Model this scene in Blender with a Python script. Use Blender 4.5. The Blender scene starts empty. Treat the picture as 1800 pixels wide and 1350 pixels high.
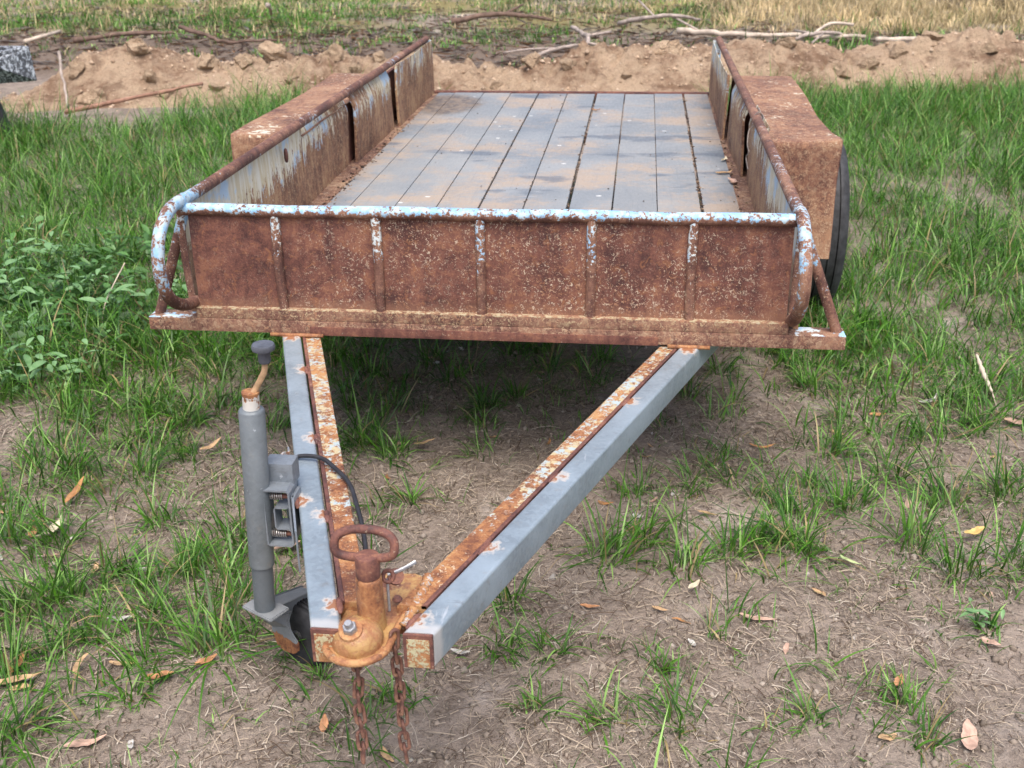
import bpy, math, random
import numpy as np
from mathutils import Vector, Matrix

random.seed(7)
rng = np.random.default_rng(11)
S = bpy.context.scene
C = S.collection

# ------------------------------------------------------------------ camera
cd = bpy.data.cameras.new('camera')
cam = bpy.data.objects.new('camera', cd)
C.objects.link(cam)
_r = Vector((0.99363, 0.11196, -0.012615))
_u = Vector((-0.03466, 0.41028, 0.91130))
_f = Vector((-0.10721, 0.90506, -0.41154))
cam.matrix_world = Matrix(((_r.x, _u.x, -_f.x, 0.3764), (_r.y, _u.y, -_f.y, -2.6165), (_r.z, _u.z, -_f.z, 1.5222), (0, 0, 0, 1)))
cd.sensor_width = 36
cd.lens = 38.76
cd.clip_start = 0.05
cd.clip_end = 600
cd.dof.use_dof = True
cd.dof.focus_distance = 2.35
cd.dof.aperture_fstop = 8.5
S.camera = cam

# ------------------------------------------------------------------ light
SUN_EL, SUN_AZ = 64, 172          # azimuth clockwise from +Y (the veiled sun stands high behind the camera)
w = bpy.data.worlds.new('World'); S.world = w; w.use_nodes = True
nt = w.node_tree
bg = nt.nodes['Background']
sky = nt.nodes.new('ShaderNodeTexSky')
sky.sky_type = 'NISHITA'; sky.sun_disc = False
sky.sun_elevation = math.radians(SUN_EL); sky.sun_rotation = math.radians(SUN_AZ)
sky.air_density = 0.8; sky.dust_density = 5.0; sky.ozone_density = 1.0
nt.links.new(sky.outputs[0], bg.inputs[0]); bg.inputs[1].default_value = 0.15
sd = bpy.data.lights.new('sun', 'SUN'); sd.energy = 1.4; sd.angle = math.radians(50); sd.color = (1.0, 0.975, 0.94)
so = bpy.data.objects.new('sun', sd); C.objects.link(so)
_a, _e = math.radians(SUN_AZ), math.radians(SUN_EL)
_d = Vector((math.sin(_a) * math.cos(_e), math.cos(_a) * math.cos(_e), math.sin(_e)))
so.rotation_euler = _d.to_track_quat('Z', 'Y').to_euler(); so.location = _d * 20
S.view_settings.view_transform = 'Standard'; S.view_settings.look = 'None'
S.view_settings.exposure = 0.84; S.view_settings.gamma = 1.0
S.view_settings.use_curve_mapping = False

# ------------------------------------------------------------------ noise in numpy
def _hash(ix, iy, s):
    h = (ix.astype(np.int64) * 374761393 + iy.astype(np.int64) * 668265263 + s * 974634777) & 0xffffffff
    h = ((h ^ (h >> 13)) * 1274126177) & 0xffffffff
    return ((h ^ (h >> 16)) & 0xffff) / 65535.0
def vnoise(x, y, s=0):
    ix, iy = np.floor(x), np.floor(y); fx, fy = x - ix, y - iy
    fx = fx * fx * (3 - 2 * fx); fy = fy * fy * (3 - 2 * fy)
    a, b = _hash(ix, iy, s), _hash(ix + 1, iy, s); c, d = _hash(ix, iy + 1, s), _hash(ix + 1, iy + 1, s)
    return (a + (b - a) * fx) * (1 - fy) + (c + (d - c) * fx) * fy - 0.5
def fbm(x, y, o=4, s=0, g=0.5):
    t = 0; a = 1.0
    for i in range(o):
        t = t + a * vnoise(x * 2 ** i + 17.3 * i, y * 2 ** i - 9.1 * i, s + i); a *= g
    return t
def worley(x, y, s=0):
    ix, iy = np.floor(x), np.floor(y); d1 = np.full(x.shape, 9.0); d2 = d1.copy(); v = np.zeros(x.shape)
    for a in (-1, 0, 1):
        for b in (-1, 0, 1):
            cx, cy = ix + a, iy + b
            d = np.hypot(cx + _hash(cx, cy, s) - x, cy + _hash(cx, cy, s + 5) - y); h = _hash(cx, cy, s + 9)
            n = d < d1
            d2 = np.where(n, d1, np.minimum(d2, d)); v = np.where(n, h, v); d1 = np.where(n, d, d1)
    return d1, d2, v
def sm(a, b, x):
    t = np.clip((x - a) / (b - a), 0, 1); return t * t * (3 - 2 * t)

def bank_base(x): return 6.02 + 0.16 * x + 0.10 * np.sin(x * 1.3)
def ground_h(x, y):
    x = np.asarray(x, float); y = np.asarray(y, float)
    near = np.exp(-((np.maximum(np.abs(x) - 3, 0)) ** 2 + np.maximum(y - 3, 0) ** 2) * .3)
    h = 0.05 * vnoise(x * .6, y * .6, 3) + 0.022 * fbm(x * 2.2, y * 2.2, 3, 5)
    h = h + near * (0.012 * fbm(x * 9, y * 9, 4, 21))
    h = h - 0.022 * np.exp(-((x + .34) ** 2 + (y + .76) ** 2) / .05) * 0
    return h

# ------------------------------------------------------------------ material helper
class MT:
    def __init__(s, name):
        s.m = bpy.data.materials.new(name); s.m.use_nodes = True
        s.t = s.m.node_tree; s.b = s.t.nodes['Principled BSDF']
        s.out = s.t.nodes['Material Output']
    def node(s, ty, **k):
        n = s.t.nodes.new(ty)
        for a, v in k.items(): setattr(n, a, v)
        return n
    def put(s, sock, v):
        if v is None: return
        if isinstance(v, bpy.types.NodeSocket): s.t.links.new(v, sock)
        elif isinstance(v, (tuple, list)) and len(v) == 3 and sock.type == 'RGBA': sock.default_value = (*v, 1)
        else: sock.default_value = v
    def obj(s, scale=None, loc=None):
        o = s.node('ShaderNodeTexCoord').outputs['Object']
        if scale is None and loc is None: return o
        mp = s.node('ShaderNodeMapping'); s.put(mp.inputs[0], o)
        if scale is not None: mp.inputs['Scale'].default_value = scale
        if loc is not None: mp.inputs['Location'].default_value = loc
        return mp.outputs[0]
    def noise(s, vec, scale, detail=3, rough=.55, dist=0, col=False):
        n = s.node('ShaderNodeTexNoise'); s.put(n.inputs['Vector'], vec)
        n.inputs['Scale'].default_value = scale; n.inputs['Detail'].default_value = detail
        n.inputs['Roughness'].default_value = rough; n.inputs['Distortion'].default_value = dist
        return n.outputs['Color' if col else 'Fac']
    def voro(s, vec, scale, feat='F1', out='Distance', rnd=1):
        n = s.node('ShaderNodeTexVoronoi', feature=feat); s.put(n.inputs['Vector'], vec)
        n.inputs['Scale'].default_value = scale; n.inputs['Randomness'].default_value = rnd
        return n.outputs[out]
    def ramp(s, fac, stops, mode='LINEAR'):
        n = s.node('ShaderNodeValToRGB'); s.put(n.inputs[0], fac); e = n.color_ramp.elements; n.color_ramp.interpolation = mode
        while len(e) < len(stops): e.new(0.5)
        for i, (p, c) in enumerate(stops):
            e[i].position = p; e[i].color = (c, c, c, 1) if not isinstance(c, (tuple, list)) else (*c, 1)
        return n.outputs[0]
    def rng(s, v, a, b, c=0.0, d=1.0):
        n = s.node('ShaderNodeMapRange'); n.interpolation_type = 'SMOOTHSTEP'
        s.put(n.inputs[0], v)
        for i, q in enumerate((a, b, c, d)): n.inputs[i + 1].default_value = q
        return n.outputs[0]
    def mix(s, f, a, b):
        n = s.node('ShaderNodeMix', data_type='RGBA'); s.put(n.inputs[0], f); s.put(n.inputs[6], a); s.put(n.inputs[7], b)
        return n.outputs[2]
    def ma(s, op, a, b=None, clamp=False):
        n = s.node('ShaderNodeMath', operation=op, use_clamp=clamp); s.put(n.inputs[0], a); s.put(n.inputs[1], b)
        return n.outputs[0]
    def sep(s, v):
        n = s.node('ShaderNodeSeparateXYZ'); s.put(n.inputs[0], v); return n.outputs
    def bump(s, h, strength=.3, dist=.01):
        n = s.node('ShaderNodeBump'); s.put(n.inputs['Height'], h); n.inputs['Strength'].default_value = strength
        n.inputs['Distance'].default_value = dist; s.put(s.b.inputs['Normal'], n.outputs[0])
    def dist(s, p, scale=(1, 1, 1)):
        v = s.node('ShaderNodeVectorMath', operation='DISTANCE')
        mp = s.obj(); s.put(v.inputs[0], mp); v.inputs[1].default_value = p
        return v.outputs['Value']
    def fin(s, col, rough=.7, metal=0, spec=.5):
        s.put(s.b.inputs['Base Color'], col); s.put(s.b.inputs['Roughness'], rough); s.put(s.b.inputs['Metallic'], metal)
        s.b.inputs['Specular IOR Level'].default_value = spec
        return s.m

CREAM = (.62, .53, .38); BLUE = (.33, .55, .76); PALE = (.64, .70, .70)
def rust(name, paint=None, tone='brown', fleck=.5, fscale=150, paintcol=None, spec=.35, bumpk=.35, fcol=CREAM, bays=False, mottle=0, shine=False):
    """weathered steel: rust of several browns, flecks of old primer, and a paint coat left where paint(m) says"""
    m = MT(name); P = m.obj()
    big = m.noise(P, 5, 5, .6); mid = m.noise(P, 34, 5, .65); fine = m.noise(P, 210, 3, .6)
    pal = dict(guard=[(.20, (.105, .048, .036)), (.42, (.180, .086, .058)), (.60, (.245, .125, .078)), (.80, (.33, .19, .115))],
               wall=[(.20, (.115, .054, .038)), (.42, (.205, .102, .064)), (.60, (.29, .155, .090)), (.80, (.40, .25, .14))],
               brown=[(.22, (.084, .040, .033)), (.44, (.148, .070, .052)), (.62, (.205, .102, .072)), (.82, (.29, .160, .105))],
               orange=[(.16, (.13, .052, .032)), (.36, (.24, .100, .046)), (.56, (.34, .155, .066)), (.78, (.44, .25, .11))],
               red=[(.18, (.068, .029, .026)), (.40, (.124, .051, .040)), (.60, (.172, .072, .053)), (.82, (.25, .112, .070))],
               tan=[(.20, (.095, .048, .038)), (.42, (.168, .088, .062)), (.60, (.25, .145, .094)), (.80, (.39, .265, .17))])[tone]
    f = m.ma('ADD', m.ma('MULTIPLY', big, .45), m.ma('ADD', m.ma('MULTIPLY', mid, .35), m.ma('MULTIPLY', fine, .2)))
    f = m.ma('ADD', f, m.ma('MULTIPLY', m.ma('ADD', m.noise(m.obj((34, 34, 3.2)), 1.0, 4, .6), -.5), .22))
    f = m.rng(f, .30, .70)
    col = m.ramp(f, pal)
    # dark pits
    pit = m.rng(m.noise(P, 90, 3, .5), .60, .72); col = m.mix(m.ma('MULTIPLY', pit, .55), col, (.055, .026, .022))
    # pale flecks, like short worm tracks
    fl = m.ma('MAXIMUM', m.rng(m.noise(P, fscale, 2, .5, 1.2), .575 + (1 - fleck) * .09, .625 + (1 - fleck) * .09), m.rng(m.noise(P, fscale * .55, 3, .6, 1.6), .60 + (1 - fleck) * .09, .65 + (1 - fleck) * .09))
    area = m.rng(m.noise(P, 4.5, 4, .65), .34, .60, .12, 1)
    if bays:
        X_, Y_, Z_ = m.sep(P)
        area = m.ma('MULTIPLY', area, m.rng(m.ma('ABSOLUTE', m.ma('ADD', X_, -.12)), .85, .25, .18, 1))
        col = m.mix(m.ma('MULTIPLY', m.rng(m.ma('ADD', Z_, m.ma('MULTIPLY', m.noise(P, 16, 5, .65), .12)), .835, .80, 0, 1), .0), col, col)
        lo_ = m.rng(m.ma('ADD', Z_, m.ma('MULTIPLY', m.noise(P, 22, 5, .7), .09)), .615, .575); col = m.mix(m.ma('MULTIPLY', lo_, .6), col, (.23, .125, .080))
        og = m.rng(m.noise(P, 48, 4, .65, .8), .55, .68); col = m.mix(m.ma('MULTIPLY', og, .55), col, (.31, .135, .062))
    if mottle:
        mo = m.rng(m.noise(P, 75, 5, .7, .6), .50, .62); col = m.mix(m.ma('MULTIPLY', mo, mottle), col, fcol)
        mo2 = m.rng(m.noise(P, 28, 5, .7, .4), .54, .66); col = m.mix(m.ma('MULTIPLY', mo2, mottle), col, (.34, .20, .12))
    flm = m.ma('MULTIPLY', fl, m.ma('MULTIPLY', area, min(1, .35 + fleck)), True)
    col = m.mix(flm, col, m.mix(m.rng(m.noise(P, 38, 3), .44, .58), fcol, (.36, .19, .11)))
    rough = m.rng(mid, .3, .7, .62, .9)
    hgt = m.ma('ADD', m.ma('MULTIPLY', fine, .5), m.ma('ADD', mid, m.ma('MULTIPLY', flm, .6)))
    if paint is not None:
        k = paint(m, P)
        pc = paintcol(m, P) if paintcol else m.mix(m.rng(m.noise(P, 14, 4), .4, .6), BLUE, PALE)
        edge = m.rng(k, .455, .50); core = m.rng(k, .50, .56)
        col = m.mix(m.ma('MULTIPLY', edge, .42), col, (.34, .18, .090))
        col = m.mix(core, col, pc)
        hgt = m.ma('ADD', hgt, m.ma('MULTIPLY', core, 1.0))
        rough = m.mix(core, rough, (.48, .48, .48))
    if shine: rough = m.rng(mid, .3, .7, .34, .62)
    m.bump(hgt, bumpk, .004)
    return m.fin(col, rough, 0, spec)

def pk_blotch(th=.0, s1=26, s2=95):
    def k(m, P):
        n = m.ma('ADD', m.ma('MULTIPLY', m.noise(P, s1, 5, .62), .6), m.ma('MULTIPLY', m.noise(P, s2, 3, .6), .4))
        return m.ma('ADD', n, th)
    return k
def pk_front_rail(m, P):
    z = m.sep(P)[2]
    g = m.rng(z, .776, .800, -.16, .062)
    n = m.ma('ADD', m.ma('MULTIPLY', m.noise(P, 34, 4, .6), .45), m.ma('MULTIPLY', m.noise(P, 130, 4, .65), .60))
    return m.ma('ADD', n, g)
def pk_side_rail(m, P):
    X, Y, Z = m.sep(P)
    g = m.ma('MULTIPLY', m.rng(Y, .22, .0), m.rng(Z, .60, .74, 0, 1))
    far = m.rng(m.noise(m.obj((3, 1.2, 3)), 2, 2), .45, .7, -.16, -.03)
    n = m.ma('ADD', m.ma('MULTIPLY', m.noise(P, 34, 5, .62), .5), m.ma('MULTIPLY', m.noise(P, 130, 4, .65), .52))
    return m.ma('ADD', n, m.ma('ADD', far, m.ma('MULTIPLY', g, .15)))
def pk_side_panel(m, P):
    X, Y, Z = m.sep(P)
    streak = m.noise(m.obj((8, 34, 5.5)), 1.0, 6, .7, .5)
    blot = m.noise(P, 3.1, 3, .5)
    g = m.rng(Z, .54, .75, -.24, .11)
    gy = m.rng(Y, .3, 1.5, .10, -.06)
    fine = m.noise(m.obj((20, 120, 22)), 1.0, 4, .65)
    return m.ma('ADD', m.ma('ADD', m.ma('ADD', m.ma('MULTIPLY', streak, .75), m.ma('MULTIPLY', fine, .45)), m.ma('MULTIPLY', blot, .55)), m.ma('ADD', g, m.ma('ADD', gy, m.ma('MULTIPLY', m.ma('ADD', m.noise(P, 85, 4, .65), -1.64), .33))))
def pc_side(m, P):
    return m.mix(m.rng(m.noise(m.obj((1, 5, 5)), 1.6, 4), .50, .60), m.mix(m.rng(m.noise(m.obj((10, 60, 8)), 1, 3), .4, .6), (.58, .50, .32), (.68, .65, .54)), (.42, .56, .68))
def pk_stiff(m, P):
    Z = m.sep(P)[2]
    n = m.ma('ADD', m.ma('MULTIPLY', m.noise(P, 30, 4, .6), .5), m.ma('MULTIPLY', m.noise(P, 120, 3, .6), .5))
    return m.ma('ADD', n, m.rng(Z, .58, .775, -.14, .015))
def pk_beam(m, P):
    X, Y, Z = m.sep(P)
    ends = m.rng(m.ma('ABSOLUTE', X), .765, .78)
    top = m.rng(Z, .5015, .5035)
    n = m.noise(P, 30, 5, .65)
    return m.ma('ADD', n, m.ma('ADD', -.22, m.ma('MULTIPLY', m.ma('MULTIPLY', ends, top), .22)))
def pk_bar(m, P):
    X, Y, Z = m.sep(P)
    n = m.ma('ADD', m.ma('MULTIPLY', m.noise(P, 18, 5, .65), .42), m.ma('MULTIPLY', m.noise(P, 105, 4, .65), .58))
    return m.ma('ADD', n, m.ma('ADD', m.rng(Y, -1.1, -.70, -.10, .018), m.rng(Z, .44, .461, -.25, .0)))
def pk_fender(m, P):
    X, Y, Z = m.sep(P)
    n = m.ma('ADD', m.ma('MULTIPLY', m.noise(P, 7, 5, .65), .55), m.ma('MULTIPLY', m.noise(P, 60, 3, .6), .45))
    return m.ma('ADD', n, m.rng(Z, .739, .746, -.25, -.07))

mats = {}
mats['panel'] = rust('rusty_panel', None, 'red', .85, 165, fcol=(.58, .47, .35), bumpk=.5, bays=True)
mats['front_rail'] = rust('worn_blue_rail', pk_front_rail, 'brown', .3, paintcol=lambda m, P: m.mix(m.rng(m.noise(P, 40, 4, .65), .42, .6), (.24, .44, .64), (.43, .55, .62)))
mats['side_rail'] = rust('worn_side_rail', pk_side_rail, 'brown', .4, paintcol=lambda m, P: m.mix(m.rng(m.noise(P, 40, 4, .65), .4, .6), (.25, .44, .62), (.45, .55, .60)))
mats['side_panel'] = rust('streaked_side_panel', pk_side_panel, 'wall', .8, 120, pc_side, fcol=(.50, .36, .20), mottle=.35)
mats['stiff'] = rust('worn_stiffener', pk_stiff, 'brown', .5)
mats['beam'] = rust('rusty_beam', pk_beam, 'brown', 1.0, 140, fcol=(.44, .31, .20), mottle=.6)
def pk_lichen(m, P):
    Z = m.sep(P)[2]; n = m.ma('ADD', m.ma('MULTIPLY', m.noise(P, 45, 5, .65), .6), m.ma('MULTIPLY', m.noise(P, 150, 3, .6), .4))
    return m.ma('ADD', n, m.rng(Z, .5275, .5330, -.13, .015))
mats['base'] = rust('lichened_angle', pk_lichen, 'brown', 1.0, 140, fcol=(.44, .33, .20), mottle=.5, paintcol=lambda m, P: m.mix(m.noise(P, 60, 3), (.38, .30, .16), (.50, .45, .33)))
mats['ledge'] = rust('dusty_ledge', None, 'tan', .9, 120, fcol=(.46, .35, .25))
mats['dark_beam'] = rust('dark_rust_and_gap_shade', None, 'red', .15, 120)
mats['brown'] = rust('plain_rust', None, 'brown', .45, 150)
mats['bar'] = rust('worn_drawbar', pk_bar, 'orange', .5, 130, paintcol=lambda m, P: m.mix(m.rng(m.noise(P, 60, 4), .42, .58), (.38, .46, .48), (.48, .40, .24)))
mats['fender'] = rust('rusty_fender', pk_fender, 'guard', 1.0, 130, fcol=(.44, .31, .20), mottle=.38, paintcol=lambda m, P: m.mix(m.noise(P, 20), (.60, .60, .52), (.66, .58, .42)))
mats['orange'] = rust('orange_rust', None, 'orange', .12, 120, spec=.5, bumpk=.25)
mats['cast'] = rust('ochre_rusted_casting', lambda m, P: m.ma('ADD', m.ma('ADD', m.ma('MULTIPLY', m.noise(P, 22, 5, .65), .6), m.ma('MULTIPLY', m.noise(P, 95, 4, .65), .4)), m.rng(m.sep(P)[2], .49, .46, -.10, .035)), 'orange', .1, 120, spec=.5, bumpk=.25, shine=True, paintcol=lambda m, P: m.mix(m.rng(m.noise(P, 60, 4, .65), .4, .62), (.40, .245, .095), (.29, .135, .056)))
mats['redrust'] = rust('red_rust', None, 'red', .10, 120, spec=.5, bumpk=.2)
mats['cap'] = rust('yellow_cap', pk_blotch(.03, 75, 190), 'orange', .3, 150, paintcol=lambda m, P: m.mix(m.noise(P, 60), (.44, .46, .34), (.44, .36, .18)))
mats['bluepost'] = rust('worn_blue_post', pk_blotch(.06), 'brown', .4)
mats['chain'] = rust('chain_rust', None, 'brown', .25, 200)

def galv(name, welds=(), base=(.270, .330, .378), dark=False):
    m = MT(name); P = m.obj()
    sp = m.sep(m.voro(P, 130, 'F1', 'Color'))[0]; n = m.noise(P, 9, 5, .6); n2 = m.noise(P, 120, 3, .6)
    lo = tuple(c * .80 for c in base); hi = tuple(min(1, c * 1.22) for c in base)
    col = m.mix(m.rng(n, .3, .7), lo, hi)
    col = m.mix(m.ma('MULTIPLY', sp, .45), col, hi)
    sc = m.rng(m.noise(m.obj((60, 9, 60)), 1.0, 3, .6), .66, .74); col = m.mix(m.ma('MULTIPLY', sc, .5), col, (.62, .65, .68))
    sc2 = m.rng(m.noise(m.obj((9, 70, 50), (5, 2, 1)), 1.1, 4, .7), .64, .70); col = m.mix(m.ma('MULTIPLY', sc2, .4), col, (.16, .17, .18))
    drt = m.rng(m.noise(P, 38, 6, .75), .56, .72); col = m.mix(m.ma('MULTIPLY', drt, .3), col, (.30, .26, .21))
    st = m.rng(m.noise(P, 22, 4, .7), .60, .72); col = m.mix(m.ma('MULTIPLY', st, .35), col, (.22, .21, .19))
    rough = m.rng(n2, .3, .7, .40, .60); metal = .35
    if welds:
        d = None
        for q in welds:
            e = m.dist(q); d = e if d is None else m.ma('MINIMUM', d, e)
        d = m.ma('ADD', d, m.rng(m.noise(P, 60, 3), .3, .7, -.010, .010))
        col = m.mix(m.rng(m.ma('ADD', m.sep(P)[1], m.ma('MULTIPLY', m.noise(P, 50, 3), .012)), -1.205, -1.222, 0, .8), col, (.56, .56, .55))
        col = m.mix(m.rng(d, .034, .018), col, (.58, .55, .51))
        col = m.mix(m.rng(d, .020, .012), col, (.40, .19, .10))
    m.bump(m.ma('ADD', n2, m.ma('MULTIPLY', n, 2)), .12, .003)
    return m.fin(col, rough, metal, .5)

def plain(name, col, rough=.6, metal=0, var=.25, scale=30, bumpk=.1, spec=.5):
    m = MT(name); P = m.obj(); n = m.noise(P, scale, 5, .62)
    c = m.mix(m.rng(n, .28, .72), tuple(x * (1 - var) for x in col), tuple(min(1, x * (1 + var)) for x in col))
    m.bump(n, bumpk, .003)
    return m.fin(c, m.rng(m.noise(P, scale * 3), .3, .7, rough - .1, min(1, rough + .1)), metal, spec)

# ------------------------------------------------------------------ mesh helpers
def link(o, parent=None):
    C.objects.link(o)
    if parent is not None: o.parent = parent
    return o
def mesh(name, V, F, mat, parent=None, smooth=False, auto=None):
    me = bpy.data.meshes.new(name); me.from_pydata([tuple(v) for v in V], [], [tuple(f) for f in F]); me.update()
    if mat is not None: me.materials.append(mat)
    if smooth: me.polygons.foreach_set('use_smooth', [True] * len(me.polygons))
    if auto: me.set_sharp_from_angle(angle=math.radians(auto))
    o = bpy.data.objects.new(name, me)
    return link(o, parent)
def mesh_np(name, V, F, mat, parent=None, smooth=False, col=None):
    V = np.asarray(V, np.float32); F = np.asarray(F, np.int32); k = F.shape[1]
    me = bpy.data.meshes.new(name)
    me.vertices.add(len(V)); me.vertices.foreach_set('co', V.ravel())
    me.loops.add(F.size); me.loops.foreach_set('vertex_index', F.ravel())
    me.polygons.add(len(F)); me.polygons.foreach_set('loop_start', np.arange(0, F.size, k, dtype=np.int32))
    if smooth: me.polygons.foreach_set('use_smooth', np.ones(len(F), bool))
    me.update(calc_edges=True)
    if col is not None:
        a = me.color_attributes.new('tint', 'FLOAT_COLOR', 'POINT')
        a.data.foreach_set('color', np.concatenate([col, np.ones((len(V), 1))], 1).astype(np.float32).ravel())
    if mat is not None: me.materials.append(mat)
    o = bpy.data.objects.new(name, me)
    return link(o, parent)
def tag(o, label=None, cat=None, group=None, kind=None):
    if label: o['label'] = label
    if cat: o['category'] = cat
    if group: o['group'] = group
    if kind: o['kind'] = kind
    return o
def empty(name, loc=(0, 0, 0)):
    o = bpy.data.objects.new(name, None); o.empty_display_size = .1; o.location = loc
    return link(o)

def cat(pts, n=6):
    P = [Vector(p) for p in pts]
    if len(P) < 3: return P
    out = []
    for i in range(len(P) - 1):
        a, b, c, d = P[max(i - 1, 0)], P[i], P[i + 1], P[min(i + 2, len(P) - 1)]
        for j in range(n):
            t = j / n
            out.append(.5 * ((2 * b) + (c - a) * t + (2 * a - 5 * b + 4 * c - d) * t * t + (3 * b - a - 3 * c + d) * t ** 3))
    out.append(P[-1]); return out
def tube_data(pts, r, seg=12, closed=False, caps=True, flat=1.0):
    P = [Vector(p) for p in pts]; n = len(P); V = []; F = []
    R = r if isinstance(r, (list, tuple)) else [r] * n
    def tan(i):
        if closed: return (P[(i + 1) % n] - P[i - 1]).normalized()
        return (P[min(i + 1, n - 1)] - P[max(i - 1, 0)]).normalized()
    t0 = tan(0); ref = Vector((0, 0, 1)) if abs(t0.z) < .9 else Vector((0, 1, 0))
    u = (ref - t0 * ref.dot(t0)).normalized()
    for i in range(n):
        t = tan(i); u = (u - t * u.dot(t)).normalized(); v = t.cross(u)
        for k in range(seg):
            a = 2 * math.pi * k / seg
            V.append(P[i] + (u * math.cos(a) + v * math.sin(a) * flat) * R[i])
    for i in range(n if closed else n - 1):
        j = (i + 1) % n
        for k in range(seg):
            F.append((i * seg + k, i * seg + (k + 1) % seg, j * seg + (k + 1) % seg, j * seg + k))
    if caps and not closed:
        F.append(tuple(range(seg))[::-1]); F.append(tuple((n - 1) * seg + k for k in range(seg)))
    return V, F
def tube(name, pts, r, mat, parent=None, seg=14, closed=False, flat=1.0):
    V, F = tube_data(pts, r, seg, closed, flat=flat)
    return mesh(name, V, F, mat, parent, True, 50)
def rbox(name, lo, hi, mat, parent=None, b=.003):
    """a box with bevelled edges"""
    import bmesh
    bm = bmesh.new(); bmesh.ops.create_cube(bm, size=1)
    for v in bm.verts:
        v.co = Vector([(lo[i] + hi[i]) / 2 + v.co[i] * (hi[i] - lo[i]) for i in range(3)])
    if b: bmesh.ops.bevel(bm, geom=bm.edges[:], offset=b, segments=2, affect='EDGES', profile=.7)
    me = bpy.data.meshes.new(name); bm.to_mesh(me); bm.free(); me.materials.append(mat)
    me.polygons.foreach_set('use_smooth', [True] * len(me.polygons)); me.set_sharp_from_angle(angle=math.radians(40))
    return link(bpy.data.objects.new(name, me), parent)
def sheet(name, fn, nu, nv, th, mat, parent=None, dent=0.0, seed=0, smooth=True):
    """a bent metal sheet: fn(u,v) -> point; given thickness th along its normal"""
    G = np.array([[fn(i / nu, j / nv) for j in range(nv + 1)] for i in range(nu + 1)], float)
    du = np.gradient(G, axis=0); dv = np.gradient(G, axis=1); N = np.cross(du, dv); N /= np.linalg.norm(N, axis=2, keepdims=True) + 1e-9
    if dent:
        s = G.sum(2); d = fbm(G[..., 0] * 5 + G[..., 1] * 5 + seed, G[..., 2] * 6 + G[..., 1] * 2 - seed, 3, seed)
        G = G + N * (d * dent)[..., None]
    A = G.reshape(-1, 3); B = (G - N * th).reshape(-1, 3); n = len(A); V = np.vstack([A, B]); F = []
    id = lambda i, j: i * (nv + 1) + j
    for i in range(nu):
        for j in range(nv):
            q = (id(i, j), id(i + 1, j), id(i + 1, j + 1), id(i, j + 1)); F.append(q); F.append(tuple(x + n for x in q[::-1]))
    ring = [id(i, 0) for i in range(nu + 1)] + [id(nu, j) for j in range(1, nv + 1)] + [id(i, nv) for i in range(nu - 1, -1, -1)] + [id(0, j) for j in range(nv - 1, 0, -1)]
    for a, b in zip(ring, ring[1:] + ring[:1]): F.append((b, a, a + n, b + n))
    return mesh(name, V, F, mat, parent, smooth, 35)
def lathe(name, prof, mat, parent=None, seg=32, org=(0, 0, 0), axis=(0, 0, 1)):
    ax = Vector(axis).normalized(); q = ax.to_track_quat('Z', 'Y'); V = []; F = []; o = Vector(org)
    n = len(prof)
    for k in range(seg):
        a = 2 * math.pi * k / seg
        for r, z in prof: V.append(o + q @ Vector((r * math.cos(a), r * math.sin(a), z)))
    for k in range(seg):
        j = (k + 1) % seg
        for i in range(n - 1): F.append((k * n + i, j * n + i, j * n + i + 1, k * n + i + 1))
    if prof[0][0] > 1e-5: F.append(tuple(k * n for k in range(seg))[::-1])
    if prof[-1][0] > 1e-5: F.append(tuple(k * n + n - 1 for k in range(seg)))
    return mesh(name, V, F, mat, parent, True, 40)
def plate(name, poly, z0, z1, mat, parent=None, zf=None):
    """flat plate from an outline in x,y; zf(x,y) lifts it"""
    import bmesh
    zf = zf or (lambda x, y: 0); n = len(poly)
    V = [(x, y, z1 + zf(x, y)) for x, y in poly] + [(x, y, z0 + zf(x, y)) for x, y in poly]
    F = [tuple(range(n)), tuple(range(2 * n - 1, n - 1, -1))] + [(i, i + n, (i + 1) % n + n, (i + 1) % n) for i in range(n)]
    o = mesh(name, V, F, mat, parent)
    bm = bmesh.new(); bm.from_mesh(o.data); bmesh.ops.recalc_face_normals(bm, faces=bm.faces)
    bmesh.ops.bevel(bm, geom=bm.edges[:], offset=.0015, segments=1, affect='EDGES'); bm.to_mesh(o.data); bm.free()
    return o

# ================================================================== THE SETTING
# ---- ground
def axis_pts(lo, hi, step, far_lo, far_hi, g=1.12):
    c = list(np.arange(lo, hi + 1e-6, step)); s = step; x = hi
    while x < far_hi: s *= g; x += s; c.append(x)
    s = step; x = lo
    while x > far_lo: s *= g; x -= s; c.insert(0, x)
    return np.array(c)
gx = axis_pts(-2.0, 2.2, .018, -150, 150); gy = axis_pts(-1.5, 2.2, .018, -40, 260)
GX, GY = np.meshgrid(gx, gy, indexing='ij')
GZ = ground_h(GX, GY)
nearw = np.exp(-(np.maximum(np.abs(GX - .1) - 1.9, 0) ** 2 + np.maximum(np.abs(GY - .3) - 1.8, 0) ** 2) * 3)
GZ = GZ + nearw * .0035 * fbm(GX * 40, GY * 40, 2, 41)
nx, ny = GX.shape
idx = np.arange(nx * ny).reshape(nx, ny)
GF = np.stack([idx[:-1, :-1], idx[1:, :-1], idx[1:, 1:], idx[:-1, 1:]], -1).reshape(-1, 4)
m = MT('soil'); P = m.obj()
n1 = m.noise(P, 1.1, 5, .6); n2 = m.noise(P, 7, 6, .65); n3 = m.noise(P, 60, 5, .65); n4 = m.noise(P, 260, 3, .6)
c = m.mix(m.rng(n2, .3, .68), (.138, .108, .087), (.298, .247, .204))
c = m.mix(m.rng(n3, .35, .65, .0, .55), c, (.37, .305, .25))
c = m.mix(m.rng(n4, .56, .68, 0, .6), c, (.11, .08, .062))
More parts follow.
